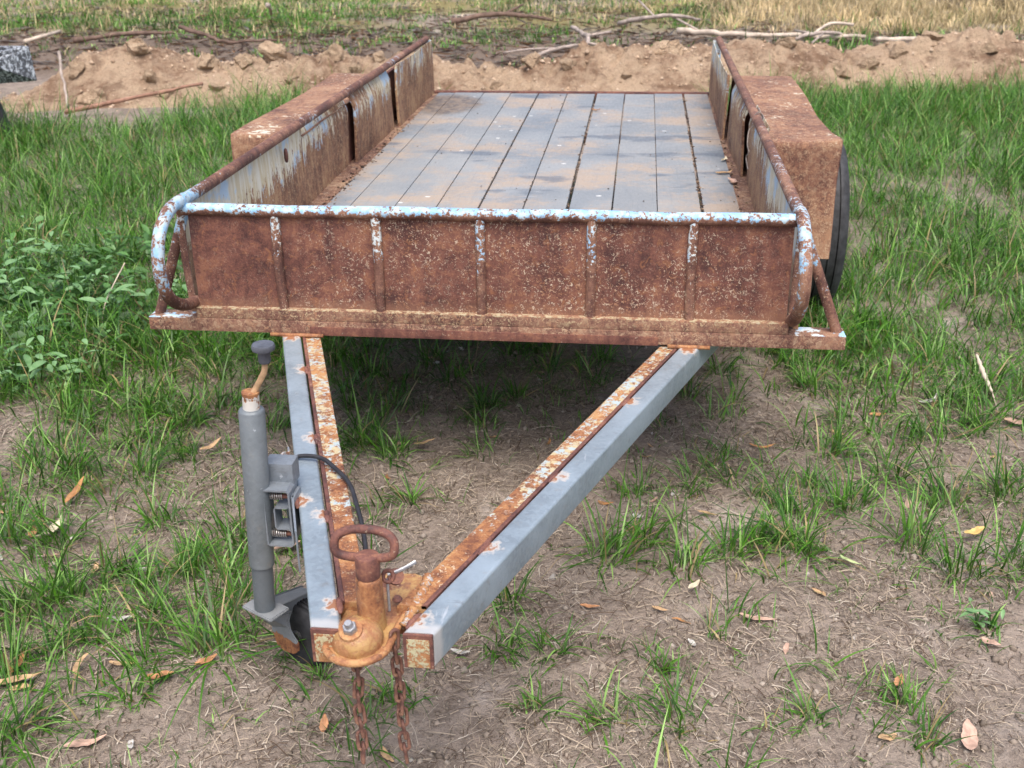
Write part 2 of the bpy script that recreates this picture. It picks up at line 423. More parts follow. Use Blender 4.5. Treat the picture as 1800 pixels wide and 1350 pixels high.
c = m.mix(m.rng(m.noise(P, 2.3, 4), .56, .70, 0, .75), c, (.46, .40, .35))
X, Y, Z = m.sep(P)
farm = m.rng(Y, 9.6, 11.5)
c = m.mix(m.ma('MULTIPLY', farm, m.rng(m.noise(P, .6, 4), .38, .6)), c, (.22, .19, .085))
strip = m.ma('MULTIPLY', m.rng(Y, 6.8, 7.6), m.rng(Y, 10.4, 9.4))
c = m.mix(m.ma('MULTIPLY', strip, .75), c, m.mix(m.rng(n3, .35, .65), (.085, .062, .047), (.20, .145, .105)))
m.bump(m.ma('ADD', m.ma('MULTIPLY', n3, 1.0), m.ma('MULTIPLY', n4, .45)), .9, .012)
m.fin(c, .95, 0, .15); SOIL = m.m
ground = tag(mesh_np('ground', np.stack([GX, GY, GZ], -1).reshape(-1, 3), GF, SOIL, None, True), kind='structure')

# ---- the bank of dug clay behind the trailer
bx = np.arange(-8.5, 8.5, .02); bt = np.arange(-.35, 1.75, .018)
BX, BT = np.meshgrid(bx, bt, indexing='ij')
def bank_z(x, t):
    y = bank_base(x) + t
    crest = .29 + .12 * vnoise(x * .8, x * 0 + 3, 61) + .10 * vnoise(x * 2.3, x * 0 + 7, 62)
    crest = crest * sm(-4.75, -4.0, x) * (1 - .42 * np.exp(-((x + .9) / .55) ** 2)) * (1 - .25 * np.exp(-((x - 2.05) / .2) ** 2))
    c0 = .62 + .15 * vnoise(x * 1.7, x * 0 + 1, 63)
    prof = sm(-.12, c0, t) * (1 - sm(c0 + .1, 1.35, t))
    lump = .5 + fbm(x * 1.6, y * 1.6, 3, 64)
    d1, d2, v = worley(x * 5.5 + .4 * vnoise(x * 6, y * 6, 70), y * 5.5, 65)
    clod = np.clip((d2 - d1) * 1.6, 0, 1) * (.3 + .7 * v)
    e1, e2, w2 = worley(x * 15, y * 15, 66); f1, f2, w3 = worley(x * 3.4 + .6 * vnoise(x * 5, y * 5, 74), y * 3.4 + .6 * vnoise(x * 5, y * 5, 75), 72)
    z = prof * crest * (.80 + .30 * lump) + prof ** .5 * (.085 * clod * sm(.35, .6, .5 + vnoise(x * 1.1, y * 1.1, 67)) + .034 * np.clip(1 - e1 * 1.4, 0, 1) * (vnoise(x * 2, y * 2, 71) + .5) + .060 * fbm(x * 6, y * 6, 6, 68, .68) - .05 * sm(.10, .0, f2 - f1) * (vnoise(x * 1.4, y * 1.4, 73) > -.05))
    return z * sm(-.35, -.05, t) * sm(1.75, 1.4, t) - .02
BY = bank_base(BX) + BT
BZ = bank_z(BX, BT) + ground_h(BX, BY)
nx, ny = BX.shape; idx = np.arange(nx * ny).reshape(nx, ny)
BF = np.stack([idx[:-1, :-1], idx[1:, :-1], idx[1:, 1:], idx[:-1, 1:]], -1).reshape(-1, 4)
def clay(name, light=1.0):
    m = MT(name); P = m.obj()
    n1 = m.noise(P, 2.2, 5, .6); n2 = m.noise(P, 14, 6, .65); n3 = m.noise(P, 90, 4, .65)
    c = m.mix(m.rng(n1, .40, .58), (.25, .155, .100), (.50, .365, .25))
    c = m.mix(m.rng(n2, .36, .66, 0, .7), c, (.54, .405, .28))
    c = m.mix(m.rng(n3, .52, .66, 0, .6), c, (.22, .145, .095))
    c = m.mix(m.rng(m.noise(P, 5, 5, .7), .54, .64, 0, .65), c, (.19, .118, .078))
    m.bump(m.ma('ADD', n2, m.ma('MULTIPLY', n3, .8)), 1.0, .035)
    return m.fin(tuple(0 for _ in range(3)) if c is None else c, .95, 0, .12)
CLAY = clay('clay')
bank = tag(mesh_np('dirt_bank', np.stack([BX, BY, BZ], -1).reshape(-1, 3), BF, CLAY, None, True), kind='structure')

# ================================================================== GRASS
def attr_mat(name, rough=.5, transl=.3, spec=.35):
    m = MT(name); a = m.node('ShaderNodeAttribute', attribute_name='tint').outputs['Color']
    m.fin(a, rough, 0, spec)
    if transl:
        t = m.node('ShaderNodeBsdfTranslucent'); m.put(t.inputs[0], a)
        x = m.node('ShaderNodeMixShader'); x.inputs[0].default_value = transl
        m.t.links.new(m.b.outputs[0], x.inputs[1]); m.t.links.new(t.outputs[0], x.inputs[2]); m.t.links.new(x.outputs[0], m.out.inputs[0])
    return m.m
GRASS = attr_mat('grass_blade', .42, .3, .5)
DRYM = attr_mat('dry_stalk', .8, .15, .2)

def blades(base, h, az, lean, curl, wid, col, seg=4, twist=None):
    """curved tapering strips. base (n,3); returns V,F,col for triangles"""
    n = len(base); lv = seg + 1
    t = np.linspace(0, 1, lv)[None, :]
    ang = lean[:, None] + curl[:, None] * t          # angle from vertical along the blade
    ds = h[:, None] / seg
    dz = np.cos(ang) * ds; dr = np.sin(ang) * ds
    r = np.concatenate([np.zeros((n, 1)), np.cumsum(dr[:, :-1], 1)], 1); z = np.concatenate([np.zeros((n, 1)), np.cumsum(dz[:, :-1], 1)], 1)
    z = np.maximum(z, -base[:, 2:3] * 0 + .004 * t - .01 * (1 - t))
    ca, sa = np.cos(az)[:, None], np.sin(az)[:, None]
    cx = base[:, 0:1] + r * ca; cy = base[:, 1:2] + r * sa; cz = base[:, 2:3] + z
    tw = az + math.pi / 2 if twist is None else twist
    wx, wy = np.cos(tw)[:, None], np.sin(tw)[:, None]
    prof = np.clip(1.25 * (1 - t ** 1.7), 0.0, 1) * (.55 + .45 * np.minimum(1, t * 4)); ww = wid[:, None] * prof * .5
    L = np.stack([cx - wx * ww, cy - wy * ww, cz], -1); R = np.stack([cx + wx * ww, cy + wy * ww, cz], -1)
    V = np.concatenate([L[:, :-1], R[:, :-1], np.stack([cx[:, -1:], cy[:, -1:], cz[:, -1:]], -1)], 1)   # seg L, seg R, tip
    k = 2 * seg + 1; o = (np.arange(n) * k)[:, None]
    f = []
    for i in range(seg - 1):
        f.append([i, seg + i, seg + i + 1]); f.append([i, seg + i + 1, i + 1])
    f.append([seg - 1, 2 * seg - 1, 2 * seg])
    f = np.array(f); F = (o[:, :, None] + f[None]).reshape(-1, 3)
    tt = np.concatenate([t[:, :-1], t[:, :-1], t[:, -1:]], 1)
    cc = col[:, None, :] * (1 + .22 * (tt[..., None] - .5))
    # the pale, straw coloured foot of a blade
    foot = np.clip(1 - tt * 5, 0, 1)[..., None] * .35
    cc = cc * (1 - foot) + np.array([.20, .19, .085]) * foot
    return V.reshape(-1, 3), F, cc.reshape(-1, 3)
class Stuff:
    def __init__(s): s.V = []; s.F = []; s.c = []; s.n = 0
    def add(s, V, F, c):
        s.V.append(V); s.F.append(F + s.n); s.c.append(c); s.n += len(V)
    def build(s, name, mat, label, cat):
        o = mesh_np(name, np.concatenate(s.V), np.concatenate(s.F), mat, None, False, np.concatenate(s.c))
        return tag(o, label, cat, kind='stuff')
G1 = np.array([.022, .082, .007]); G2 = np.array([.105, .280, .020]); G3 = np.array([.24, .42, .10]); DRY = np.array([.34, .26, .12])  # shade between blades is put into the dark tint, highlights into the pale one
def green(n, dry=.05, lush=.5):
    a = rng.random((n, 1)) ** 1.25; b = rng.random((n, 1))
    c = G1 * (1 - a) + G2 * a
    c = np.where(b < .16, G3 * (.7 + .5 * rng.random((n, 1))), c)
    d = rng.random((n, 1)) < dry
    c = np.where(d, DRY * (.6 + .6 * rng.random((n, 1))), c)
    return c * (.85 + .3 * rng.random((n, 1)))
def tufts(st, cx, cy, nb, rad, hmean, lean=.5, wid=.0045, dry=.05, seg=4):
    """clumps: arrays of centres, blades per clump, radius, height"""
    cx = np.asarray(cx, float); cy = np.asarray(cy, float); nb = np.broadcast_to(nb, cx.shape).astype(int)
    rad = np.repeat(np.broadcast_to(rad, cx.shape), nb); hm = np.repeat(np.broadcast_to(hmean, cx.shape), nb)
    tilt = np.repeat(rng.random(cx.shape) * 6.283, nb)
    x0 = np.repeat(cx, nb); y0 = np.repeat(cy, nb); n = len(x0)
    a = rng.random(n) * 6.283; r = rad * np.sqrt(rng.random(n))
    x = x0 + r * np.cos(a); y = y0 + r * np.sin(a)
    az = a + rng.normal(0, .7, n); az = np.where(rng.random(n) < .5, tilt + rng.normal(0, .6, n), az)
    h = hm * np.clip(rng.normal(1, .35, n), .3, 1.9)
    ln = np.abs(rng.normal(0, lean, n)) * .75 + .05; cu = np.abs(rng.normal(1.0, .8, n)) + .15
    wd = wid * (.55 + .8 * rng.random(n))
    b = np.stack([x, y, ground_h(x, y) - .006], 1)
    st.add(*blades(b, h, az, ln, cu, wd, green(n, dry), seg, az + math.pi / 2 + rng.normal(0, .5, n)))

GR = Stuff()
def inside_view(x, y, mrg=.5):
    """rough footprint of what the place shows, plus a margin"""
    return (x > -2.0 - .60 * (y + 1.3) - mrg) & (x < 1.6 + .40 * (y + 1.3) + mrg)
def left_mask(x, y):
    e = .30 + .26 * vnoise(x * 2.2, y * 2.2, 81) + .55 * sm(-.95, -.6, x) * 1.4
    m = sm(e - .10, e + .35, y) * sm(-.62, -.95, x + .10 * vnoise(x * 3, y * 3, 82))
    b = bank_base(x) - .45 + .35 * vnoise(x * 1.5, y * 1.5, 83)
    m = m * (1 - sm(b - .7, b + .05, y) * (1 - .85 * np.exp(-((x + 2.25) / .5) ** 2)))
    m = m * (1 - .85 * np.exp(-(((x + 1.75) / .32) ** 2 + ((y - 3.5) / .55) ** 2)))
    return m
def right_mask(x, y):
    e = .62 + .45 * vnoise(x * 1.8, y * 1.8, 84) - .25 * sm(1.2, 2.2, x)
    m = sm(e - .25, e + .45, y) * sm(.80, 1.12, x + .1 * vnoise(x * 3, y * 3, 85))
    b = bank_base(x) + .12 + .25 * vnoise(x * 1.5, y * 1.5, 86)
    m = m * (1 - sm(b - .2, b + .1, y))
    for px, py, rx, ry, k in ((2.05, 3.35, .28, .38, .95), (1.42, 2.35, .15, .4, .6), (1.35, 1.55, .22, .2, .6), (1.65, 1.15, .3, .16, .55)):
        m = m * (1 - k * np.exp(-(((x - px) / rx) ** 2 + ((y - py) / ry) ** 2)))
    return m
def scatter(n, x0, x1, y0, y1, mask):
    x = rng.uniform(x0, x1, n); y = rng.uniform(y0, y1, n)
    k = (rng.random(n) < mask(x, y)) & inside_view(x, y)
    return x[k], y[k]
# lush grass, left and right of the trailer
for (X0, X1, Y0, Y1, msk, dens) in ((-6.2, -.7, .2, 6.0, left_mask, 290), (.8, 5.8, .3, 7.2, right_mask, 290)):
    x, y = scatter(int((X1 - X0) * (Y1 - Y0) * dens), X0, X1, Y0, Y1, msk)
    tall = .135 + .07 * fbm(x * 1.3, y * 1.3, 2, 87) + .05 * sm(2.5, 5.5, y)
    nb = np.where(y < 2.6, 13, 10)
    tufts(GR, x, y, nb, .045, np.clip(tall * 1.12, .07, .32), 1.0, .0050, .07, 5)
# thin carpet below it
x, y = scatter(5200, -3.4, 3.6, -.2, 3.2, lambda x, y: np.clip(.55 * (left_mask(x, y) + right_mask(x, y)) + .05, 0, 1))
tufts(GR, x, y, 5, .05, .05, .9, .0035, .25, 3)
# tufts standing in the bare soil in front
TUFT = [(-1.19, -.02, 1), (-1.0, .01, 1), (-.98, .29, 1.1), (-1.05, -.39, 1.1), (-.84, -.26, 1), (-.97, -.66, 1.6), (-.86, -.48, 1.1), (-.5, -.77, 1.5), (-.62, -.93, .7), (-.78, -1.04, .9),
        (-.78, -.74, .7), (-.41, .22, 1.1), (-.31, .16, 1), (-.21, -.09, .7), (-.09, .53, .9), (0, .62, .9), (-.66, .85, 1), (.34, -.3, 1.4), (.52, -.35, 1), (.64, -.27, 1.1), (.12, -.52, .9),
        (.12, -.69, .7), (.23, -.69, .8), (.46, -.73, .5), (.36, -.89, .7), (.76, -.82, .6), (.2, -.87, .5), (.8, -.22, 1.2), (1.09, -.17, 1.4), (1.18, -.28, 1.3), (.95, .31, 1), (1.1, .19, 1.2),
        (.98, .02, 1.1), (1.39, .12, 1.2), (.95, -.79, .6), (.96, -.89, .6), (.94, -.75, .5), (1.43, .5, 1.2), (1.31, -.25, 1.2), (.56, .67, .8), (.68, .86, 1), (.95, .75, 1), (-.92, -.6, 1), (-.68, -.46, .9),
        (-.25, -.82, .5), (-.12, -.86, .5), (-.71, .31, 1), (-.92, -.85, .9), (-.52, -.56, .8), (-1.17, -.38, 1), (.39, 0, .7), (.6, .21, .6), (.72, .03, .5), (1.27, .41, 1.1), (.07, 1.01, .9),
        (.28, .93, .9), (-.32, .88, 1.1), (1.03, .52, 1), (1.18, -.53, .5), (-.62, .45, 1), (-.5, .75, .9), (-.52, .5, .7), (1.22, .05, 1.2), (.88, .12, .8), (1.5, -.05, 1), (.7, -.2, .8), (.42, -.22, .9), (-.9, .12, .9), (-1.1, .2, 1), (-.6, 1.15, 1.1), (-.15, 1.25, .9), (.5, 1.2, .9), (.75, 1.35, 1)]
T = np.array(TUFT)
tufts(GR, T[:, 0], T[:, 1], (52 * T[:, 2]).astype(int), .040 * T[:, 2], .112 * T[:, 2], 1.1, .0044, .06, 6)
tufts(GR, T[:, 0], T[:, 1], (12 * T[:, 2]).astype(int), .035 * T[:, 2], .165 * T[:, 2], 1.6, .0042, .12, 6)
x = rng.uniform(-1.9, 2.1, 2600); y = rng.uniform(-1.2, 1.4, 2600)
lf = sm(-.25, -.65, x) * (.70 + .5 * sm(-1.0, .3, y)); rt = sm(.40, .95, x) * sm(-.55, -.05, y); md = .34 * sm(.1, .8, y) + .10
k = (rng.random(2600) < np.clip(lf + rt + md, 0, 1) * sm(-.16, .16, fbm(x * 2.6, y * 2.6, 2, 89)))
tufts(GR, x[k], y[k], 17, .036, .085 + .05 * rng.random(k.sum()) ** 2, 1.05, .0041, .08, 5)
x = np.repeat(T[:, 0], 5) + rng.normal(0, .085, 5 * len(T)); y = np.repeat(T[:, 1], 5) + rng.normal(0, .07, 5 * len(T))
tufts(GR, x, y, 7, .03, .055, .9, .0036, .1, 4)
x = rng.uniform(-1.7, 1.8, 520); y = rng.uniform(-1.25, 1.3, 520); k = vnoise(x * 2.5, y * 2.5, 88) > .02 + .18 * (y < -.6) * (x > -.4)
tufts(GR, x[k], y[k], 6, .025, .045, .95, .0034, .15, 3)
x = rng.uniform(-2.0, 2.2, 9000); y = rng.uniform(-1.2, 1.5, 9000)
k = rng.random(9000) < np.clip(.10 + .75 * sm(-.3, -.8, x) + .7 * sm(.5, 1.0, x) * sm(-.5, .0, y) + .45 * sm(.1, .8, y), 0, 1) * sm(-.10, .25, fbm(x * 3.1, y * 3.1, 3, 90))
tufts(GR, x[k], y[k], 6, .03, .042, 1.1, .0028, .10, 3)
# loose grass under the trailer bed
x = rng.uniform(-.9, .95, 200); y = rng.uniform(1.0, 3.6, 200)
tufts(GR, x, y, 8, .04, .09, .7, .004, .15, 3)
GR.build('grass', GRASS, 'green grass growing left and right of the trailer and in tufts on the bare soil', 'grass')

# far grass beyond the bank: green and straw coloured
FG = Stuff()
n = 13500
x = rng.uniform(-12, 9, n); y = rng.uniform(7.7, 17, n)
edge = 9.9 + .7 * vnoise(x * .7, x * 0, 91) - .55 * sm(-4.5, -1.0, x) * (1 - sm(-.9, .2, x)) + .5 * sm(0, 1.2, x)
k = (rng.random(n) < sm(edge - .5, edge + .4, y) * sm(-.42, -.05, fbm(x * .9, y * .9, 3, 97) + .35 * sm(0, 2, x) - .10) + .06 + .35 * (vnoise(x * 1.7, y * 1.7, 93) > .17)) & (x > -4.2 - .62 * (y - 3)) & (x < 2.6 + .42 * (y - 3) + 1)
x, y = x[k], y[k]; n = len(x)
nb = 9; xx = np.repeat(x, nb) + rng.normal(0, .06, n * nb); yy = np.repeat(y, nb) + rng.normal(0, .06, n * nb); N = len(xx)
dryk = np.clip(.12 + .9 * sm(.7, 1.8, xx - .05 * (yy - 10)) * sm(9.6, 10.6, yy) + .55 * vnoise(xx * .8, yy * .8, 92) + .2 * sm(11, 13, yy), .05, .95)
isd = (rng.random(N) < dryk)[:, None]
gv = np.clip(1 + 1.1 * fbm(xx * 2.2, yy * 2.2, 3, 96), .45, 1.7)[:, None]
c = gv * np.where(isd, np.array([.60, .47, .26]) * (.5 + .65 * rng.random((N, 1))), green(N, 0) * 1.0)
h = np.where(isd[:, 0], .17, .125) * (.75 + .35 * sm(.5, 2.0, xx)) * (1 + .9 * fbm(xx * 1.8, yy * 1.8, 2, 94)) * np.clip(rng.normal(1, .35, N), .3, 2)
az = rng.random(N) * 6.283
FG.add(*blades(np.stack([xx, yy, ground_h(xx, yy) - .01], 1), h, az, np.abs(rng.normal(0, .75, N)), np.abs(rng.normal(.8, .7, N)), .011 * (.6 + .8 * rng.random(N)), c, 3, az + 1.57 + rng.normal(0, .6, N)))
FG.build('far_grass', GRASS, 'mixed green and straw coloured long grass beyond the dirt bank', 'grass')

# dead straw lying on the soil
ST = Stuff()
def straw(n, x0, x1, y0, y1, lmean, mask=None):
    x = rng.uniform(x0, x1, n); y = rng.uniform(y0, y1, n)
    d = .35 + 1.3 * np.clip(.5 + fbm(x * 3.2, y * 3.2, 3, 95) * 1.3, 0, 1)
    k = rng.random(n) < d * (mask(x, y) if mask else 1)
    x, y = x[k], y[k]; n = len(x)
    L = lmean * np.clip(rng.lognormal(0, .6, n), .3, 3.2); az = rng.random(n) * 6.283; bend = rng.normal(0, .8, n) * (rng.random(n) < .6)
    seg = 3; t = np.linspace(0, 1, seg + 1)[None]
    a = az[:, None] + bend[:, None] * t
    dx = np.cos(a) * L[:, None] / seg; dy = np.sin(a) * L[:, None] / seg
    px = x[:, None] + np.concatenate([np.zeros((n, 1)), np.cumsum(dx[:, :-1], 1)], 1); py = y[:, None] + np.concatenate([np.zeros((n, 1)), np.cumsum(dy[:, :-1], 1)], 1)
    arch = (rng.random(n) * .16 * L)[:, None] * np.sin(t * math.pi)
    pz = ground_h(px, py) + .0025 + .004 * rng.random((n, 1)) + arch
    w = (.00035 + .0008 * rng.random(n) ** 3)[:, None]
    qx, qy = -np.sin(a) * w, np.cos(a) * w
    V = np.concatenate([np.stack([px - qx, py - qy, pz], -1), np.stack([px + qx, py + qy, pz + w * .7], -1)], 1)
    k = 2 * (seg + 1); f = []
    for i in range(seg): f += [[i, seg + 1 + i, seg + 2 + i], [i, seg + 2 + i, i + 1]]
    F = ((np.arange(n) * k)[:, None, None] + np.array(f)[None]).reshape(-1, 3)
    c = np.array([.42, .345, .26]) * (.4 + .8 * rng.random((n, 1))); c = np.where(rng.random((n, 1)) < .15, np.array([.50, .44, .36]), c); c = np.where(rng.random((n, 1)) < .28, np.array([.095, .065, .045]), c)
    ST.add(V.reshape(-1, 3), F, np.repeat(c, k, 0))
straw(60000, -1.7, 1.9, -1.3, .9, .015); straw(24000, -1.7, 1.9, -1.3, .9, .028)
straw(9000, -1.6, 1.9, .9, 3.0, .045, lambda x, y: (1 - .8 * np.clip(left_mask(x, y) + right_mask(x, y), 0, 1)))
straw(1500, -1.5, 1.7, -1.3, 1.2, .05); straw(36000, -1.7, 1.9, -1.3, .9, .012, lambda x, y: sm(-.05, .3, fbm(x * 4.5, y * 4.5, 3, 98)))
ST.build('dead_straw', DRYM, 'dead straw and dry roots strewn over the bare soil', 'straw')

# pebbles, crumbs of soil and bark chips
CR = Stuff()
def crumbs(n, x0, x1, y0, y1, smin, smax, cols, zf=None):
    x = rng.uniform(x0, x1, n); y = rng.uniform(y0, y1, n); s = smin + (smax - smin) * rng.random(n) ** 3
    z = (zf(x, y) if zf else ground_h(x, y)) + s * .15
    o = np.array([[1, 0, 0], [-1, 0, 0], [0, 1, 0], [0, -1, 0], [0, 0, .7], [0, 0, -.7], [.6, .6, .4], [-.6, .5, .4]])[:6]
    V = o[None] * s[:, None, None] * (.6 + .8 * rng.random((n, 6, 1)))
    a = rng.random(n) * 6.283; ca, sa = np.cos(a)[:, None], np.sin(a)[:, None]
    V = np.stack([V[..., 0] * ca - V[..., 1] * sa + x[:, None], V[..., 0] * sa + V[..., 1] * ca + y[:, None], V[..., 2] + z[:, None]], -1)
    f = np.array([[0, 2, 4], [2, 1, 4], [1, 3, 4], [3, 0, 4], [2, 0, 5], [1, 2, 5], [3, 1, 5], [0, 3, 5]])
    F = ((np.arange(n) * 6)[:, None, None] + f[None]).reshape(-1, 3)
    cols = np.array(cols); c = cols[rng.integers(0, len(cols), n)] * (.7 + .5 * rng.random((n, 1)))
    CR.add(V.reshape(-1, 3), F, np.repeat(c, 6, 0))
SOILC = [(.27, .225, .18), (.21, .17, .135), (.35, .30, .25), (.31, .255, .205)]
crumbs(16000, -1.7, 1.9, -1.3, 1.6, .002, .012, SOILC); crumbs(8000, -1.7, 1.9, -1.3, 1.2, .001, .005, SOILC + [(.42, .37, .31)])
crumbs(160, -1.6, 1.8, -1.25, 1.4, .004, .012, [(.48, .44, .40), (.40, .35, .31)])
bz = lambda x, y: bank_z(x, y - bank_base(x)) + ground_h(x, y)
x0 = rng.uniform(-4.6, 5.4, 1)
def bank_crumbs(n, smin, smax):
    x = rng.uniform(-4.9, 5.5, n); t = rng.uniform(-.4, 1.2, n)
    y = bank_base(x) + t; s = smin + (smax - smin) * rng.random(n) ** 3
    z = bank_z(x, t) + ground_h(x, y) + s * .05
    o = np.array([[1, 0, 0], [-1, 0, 0], [0, 1, 0], [0, -1, 0], [0, 0, .8], [0, 0, -.8]])
    V = o[None] * s[:, None, None] * (.6 + .8 * rng.random((n, 6, 1)))
    a = rng.random(n) * 6.283; ca, sa = np.cos(a)[:, None], np.sin(a)[:, None]
    V = np.stack([V[..., 0] * ca - V[..., 1] * sa + x[:, None], V[..., 0] * sa + V[..., 1] * ca + y[:, None], V[..., 2] + z[:, None]], -1)
    f = np.array([[0, 2, 4], [2, 1, 4], [1, 3, 4], [3, 0, 4], [2, 0, 5], [1, 2, 5], [3, 1, 5], [0, 3, 5]])
    F = ((np.arange(n) * 6)[:, None, None] + f[None]).reshape(-1, 3)
    cols = np.array([(.54, .40, .285), (.50, .36, .25), (.60, .46, .34), (.44, .31, .21)]); c = cols[rng.integers(0, 4, n)] * (.75 + .4 * rng.random((n, 1)))
    CR.add(V.reshape(-1, 3), F, np.repeat(c, 6, 0))
bank_crumbs(4500, .005, .026)
# bark and leaf litter in the dark strip behind the bank
def litter(n, x0, x1, y0, y1):
    x = rng.uniform(x0, x1, n); y = rng.uniform(y0, y1, n); L = .03 + .16 * rng.random(n) ** 3; W = .006 + .02 * rng.random(n)
    a = rng.normal(0, .8, n); z = ground_h(x, y) + .01 + .05 * rng.random(n) ** 3
    ca, sa = np.cos(a), np.sin(a); tz = rng.normal(0, .15, n) * L
    q = lambda u, v: np.stack([x + ca * L * u - sa * W * v, y + sa * L * u + ca * W * v, z + tz * u + .3 * W * abs(v)], -1)
    V = np.stack([q(-1, 0), q(-.2, -1), q(1, 0), q(-.2, 1), q(0, 0) - np.array([0, 0, .006])], 1)
    f = np.array([[0, 1, 2], [0, 2, 3], [0, 4, 1], [1, 4, 2], [2, 4, 3], [3, 4, 0]])
    F = ((np.arange(n) * 5)[:, None, None] + f[None]).reshape(-1, 3)
    cols = np.array([(.26, .16, .11), (.40, .30, .23), (.16, .10, .075), (.34, .19, .10), (.50, .44, .38)])
    c = cols[rng.integers(0, 5, n)] * (.7 + .5 * rng.random((n, 1)))
    CR.add(V.reshape(-1, 3), F, np.repeat(c, 5, 0))
litter(3600, -9, 6.5, 7.6, 10.4); litter(2200, -8, 2, 9.8, 13.5)
CR.build('soil_crumbs', DRYM, 'crumbs of soil, pebbles and bark chips lying on the ground and bank', 'gravel')

# ================================================================== THE TRAILER
ZR = .79
TR = empty('box_trailer', (0, 0, 0))
tag(TR, 'rusty box trailer with grey plank floor and worn blue paint on its rails', 'trailer')

# front panel, a dented sheet, with five stiffeners
sheet('front_panel', lambda u, v: (-.752 + 1.504 * u, -.010, .532 + .252 * v), 96, 18, .003, mats['panel'], TR, .006, 3)
for i, x in enumerate((-.523, -.268, -.006, .268, .515)):
    dx = (-.003, .002, 0, .001, -.002)[i]
    V, F = tube_data([(x, -.013, .522), (x + dx, -.014, .66), (x + dx * .4, -.013, .782)], .0125, 10)
    mesh('stiffener', V, F, mats['stiff'], TR, True, 50)
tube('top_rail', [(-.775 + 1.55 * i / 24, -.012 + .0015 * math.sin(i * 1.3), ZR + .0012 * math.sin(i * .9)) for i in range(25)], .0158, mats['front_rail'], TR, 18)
LL = [(-.765, 3.37, .790), (-.765, 2.5, .792), (-.766, 1.6, .797), (-.765, .7, .803), (-.765, .1, .807), (-.765, 0, .812), (-.765, -.075, .810), (-.765, -.135, .788), (-.766, -.172, .748), (-.766, -.188, .69), (-.766, -.176, .637), (-.766, -.145, .596), (-.766, -.092, .564), (-.766, -.04, .547), (-.766, .0, .541)]
LR = [(.765, 3.37, .790), (.765, 2.5, .792), (.766, 1.6, .796), (.765, .7, .799), (.765, .1, .797), (.765, .02, .802), (.765, -.04, .799), (.766, -.085, .776), (.767, -.118, .736), (.768, -.134, .685), (.768, -.128, .635), (.767, -.098, .592), (.766, -.055, .558), (.765, -.015, .537), (.765, .01, .533)]
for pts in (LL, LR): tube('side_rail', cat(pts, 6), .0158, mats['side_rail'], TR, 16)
tube('corner_post', cat([(-.773, -.008, .795), (-.776, -.006, .66), (-.771, -.005, .532)], 4), .0098, mats['stiff'], TR, 12)
tube('corner_post', cat([(.770, -.006, .79), (.767, -.004, .66), (.765, -.004, .53)], 4), .0098, mats['stiff'], TR, 12)
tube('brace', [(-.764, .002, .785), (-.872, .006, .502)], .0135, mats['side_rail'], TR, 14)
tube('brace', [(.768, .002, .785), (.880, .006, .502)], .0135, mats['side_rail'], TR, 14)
# front cross beam and the frame on it
rbox('front_beam', (-.890, -.030, .468), (.898, .032, .504), mats['beam'], TR, .004)
rbox('base_angle', (-.757, -.0285, .5045), (.757, .030, .533), mats['base'], TR, .003)
rbox('cross_strip', (-.455, -.0335, .4665), (.440, -.0300, .4895), mats['dark_beam'], TR, .001)

# side panels: three sheets each side, stepping inward, folded edge to the front
for s in (-1, 1):
    cuts = ((.012, 1.685, .776), (1.735, 2.415, .755), (2.465, 3.352, .734)) if s < 0 else ((.012, 1.525, .776), (1.575, 2.185, .755), (2.235, 3.352, .734))
    for k, (y0, y1, xx) in enumerate(cuts):
        def fn(u, v, y0=y0, y1=y1, xx=xx, k=k, s=s):
            L = y1 - y0; y = y0 + (u - .03) / .97 * L if u > .03 else y0
            x = xx
            if u <= .03: x = xx + .009 * (1 - u / .03)
            z = .506 + .280 * v
            if k == 1 or (k == 0 and y > 1.08):       # the lip that leans out under the rail beside the mudguard
                bend = max(0, (z - .728)) * .45; x += min(bend, .025) * min(1, (y - 1.0) / .1 if k == 0 else 1)
            x += .004 * math.sin(y * 5 + v * 3)
            return (s * x, y, z)
        nu = 70 if k == 0 else 40
        if s < 0: f2 = lambda u, v, fn=fn: fn(u, 1 - v)
        else: f2 = fn
        sheet('side_panel', f2, nu, 16, .0025, mats['side_panel'], TR, .004, 10 + k + (s > 0) * 5)
    for (ya, yb) in ((cuts[0][1], cuts[1][0]), (cuts[1][1], cuts[2][0])):
        rbox('side_post', (min(s * .787, s * .806), ya - .03, .472), (max(s * .787, s * .806), yb + .40, .744), mats['dark_beam'], TR, .003)  # shade of the panel gap is put into this rusty post's dark colour
    rbox('tail_post', (min(s * .738, s * .778), 3.354, .50), (max(s * .738, s * .778), 3.368, .785), mats['bluepost'], TR, .002)
    rbox('side_ledge', (min(s * .690, s * .786), .035, .5070), (max(s * .690, s * .786), 3.35, .5100), mats['ledge'], TR, .001)
    rbox('chassis_rail', (min(s * .70, s * .75), .034, .455), (max(s * .70, s * .75), 3.36, .4665), mats['brown'], TR, .002)
rbox('rear_sill', (-.770, 3.3695, .462), (.770, 3.405, .5185), mats['dark_beam'], TR, .003)

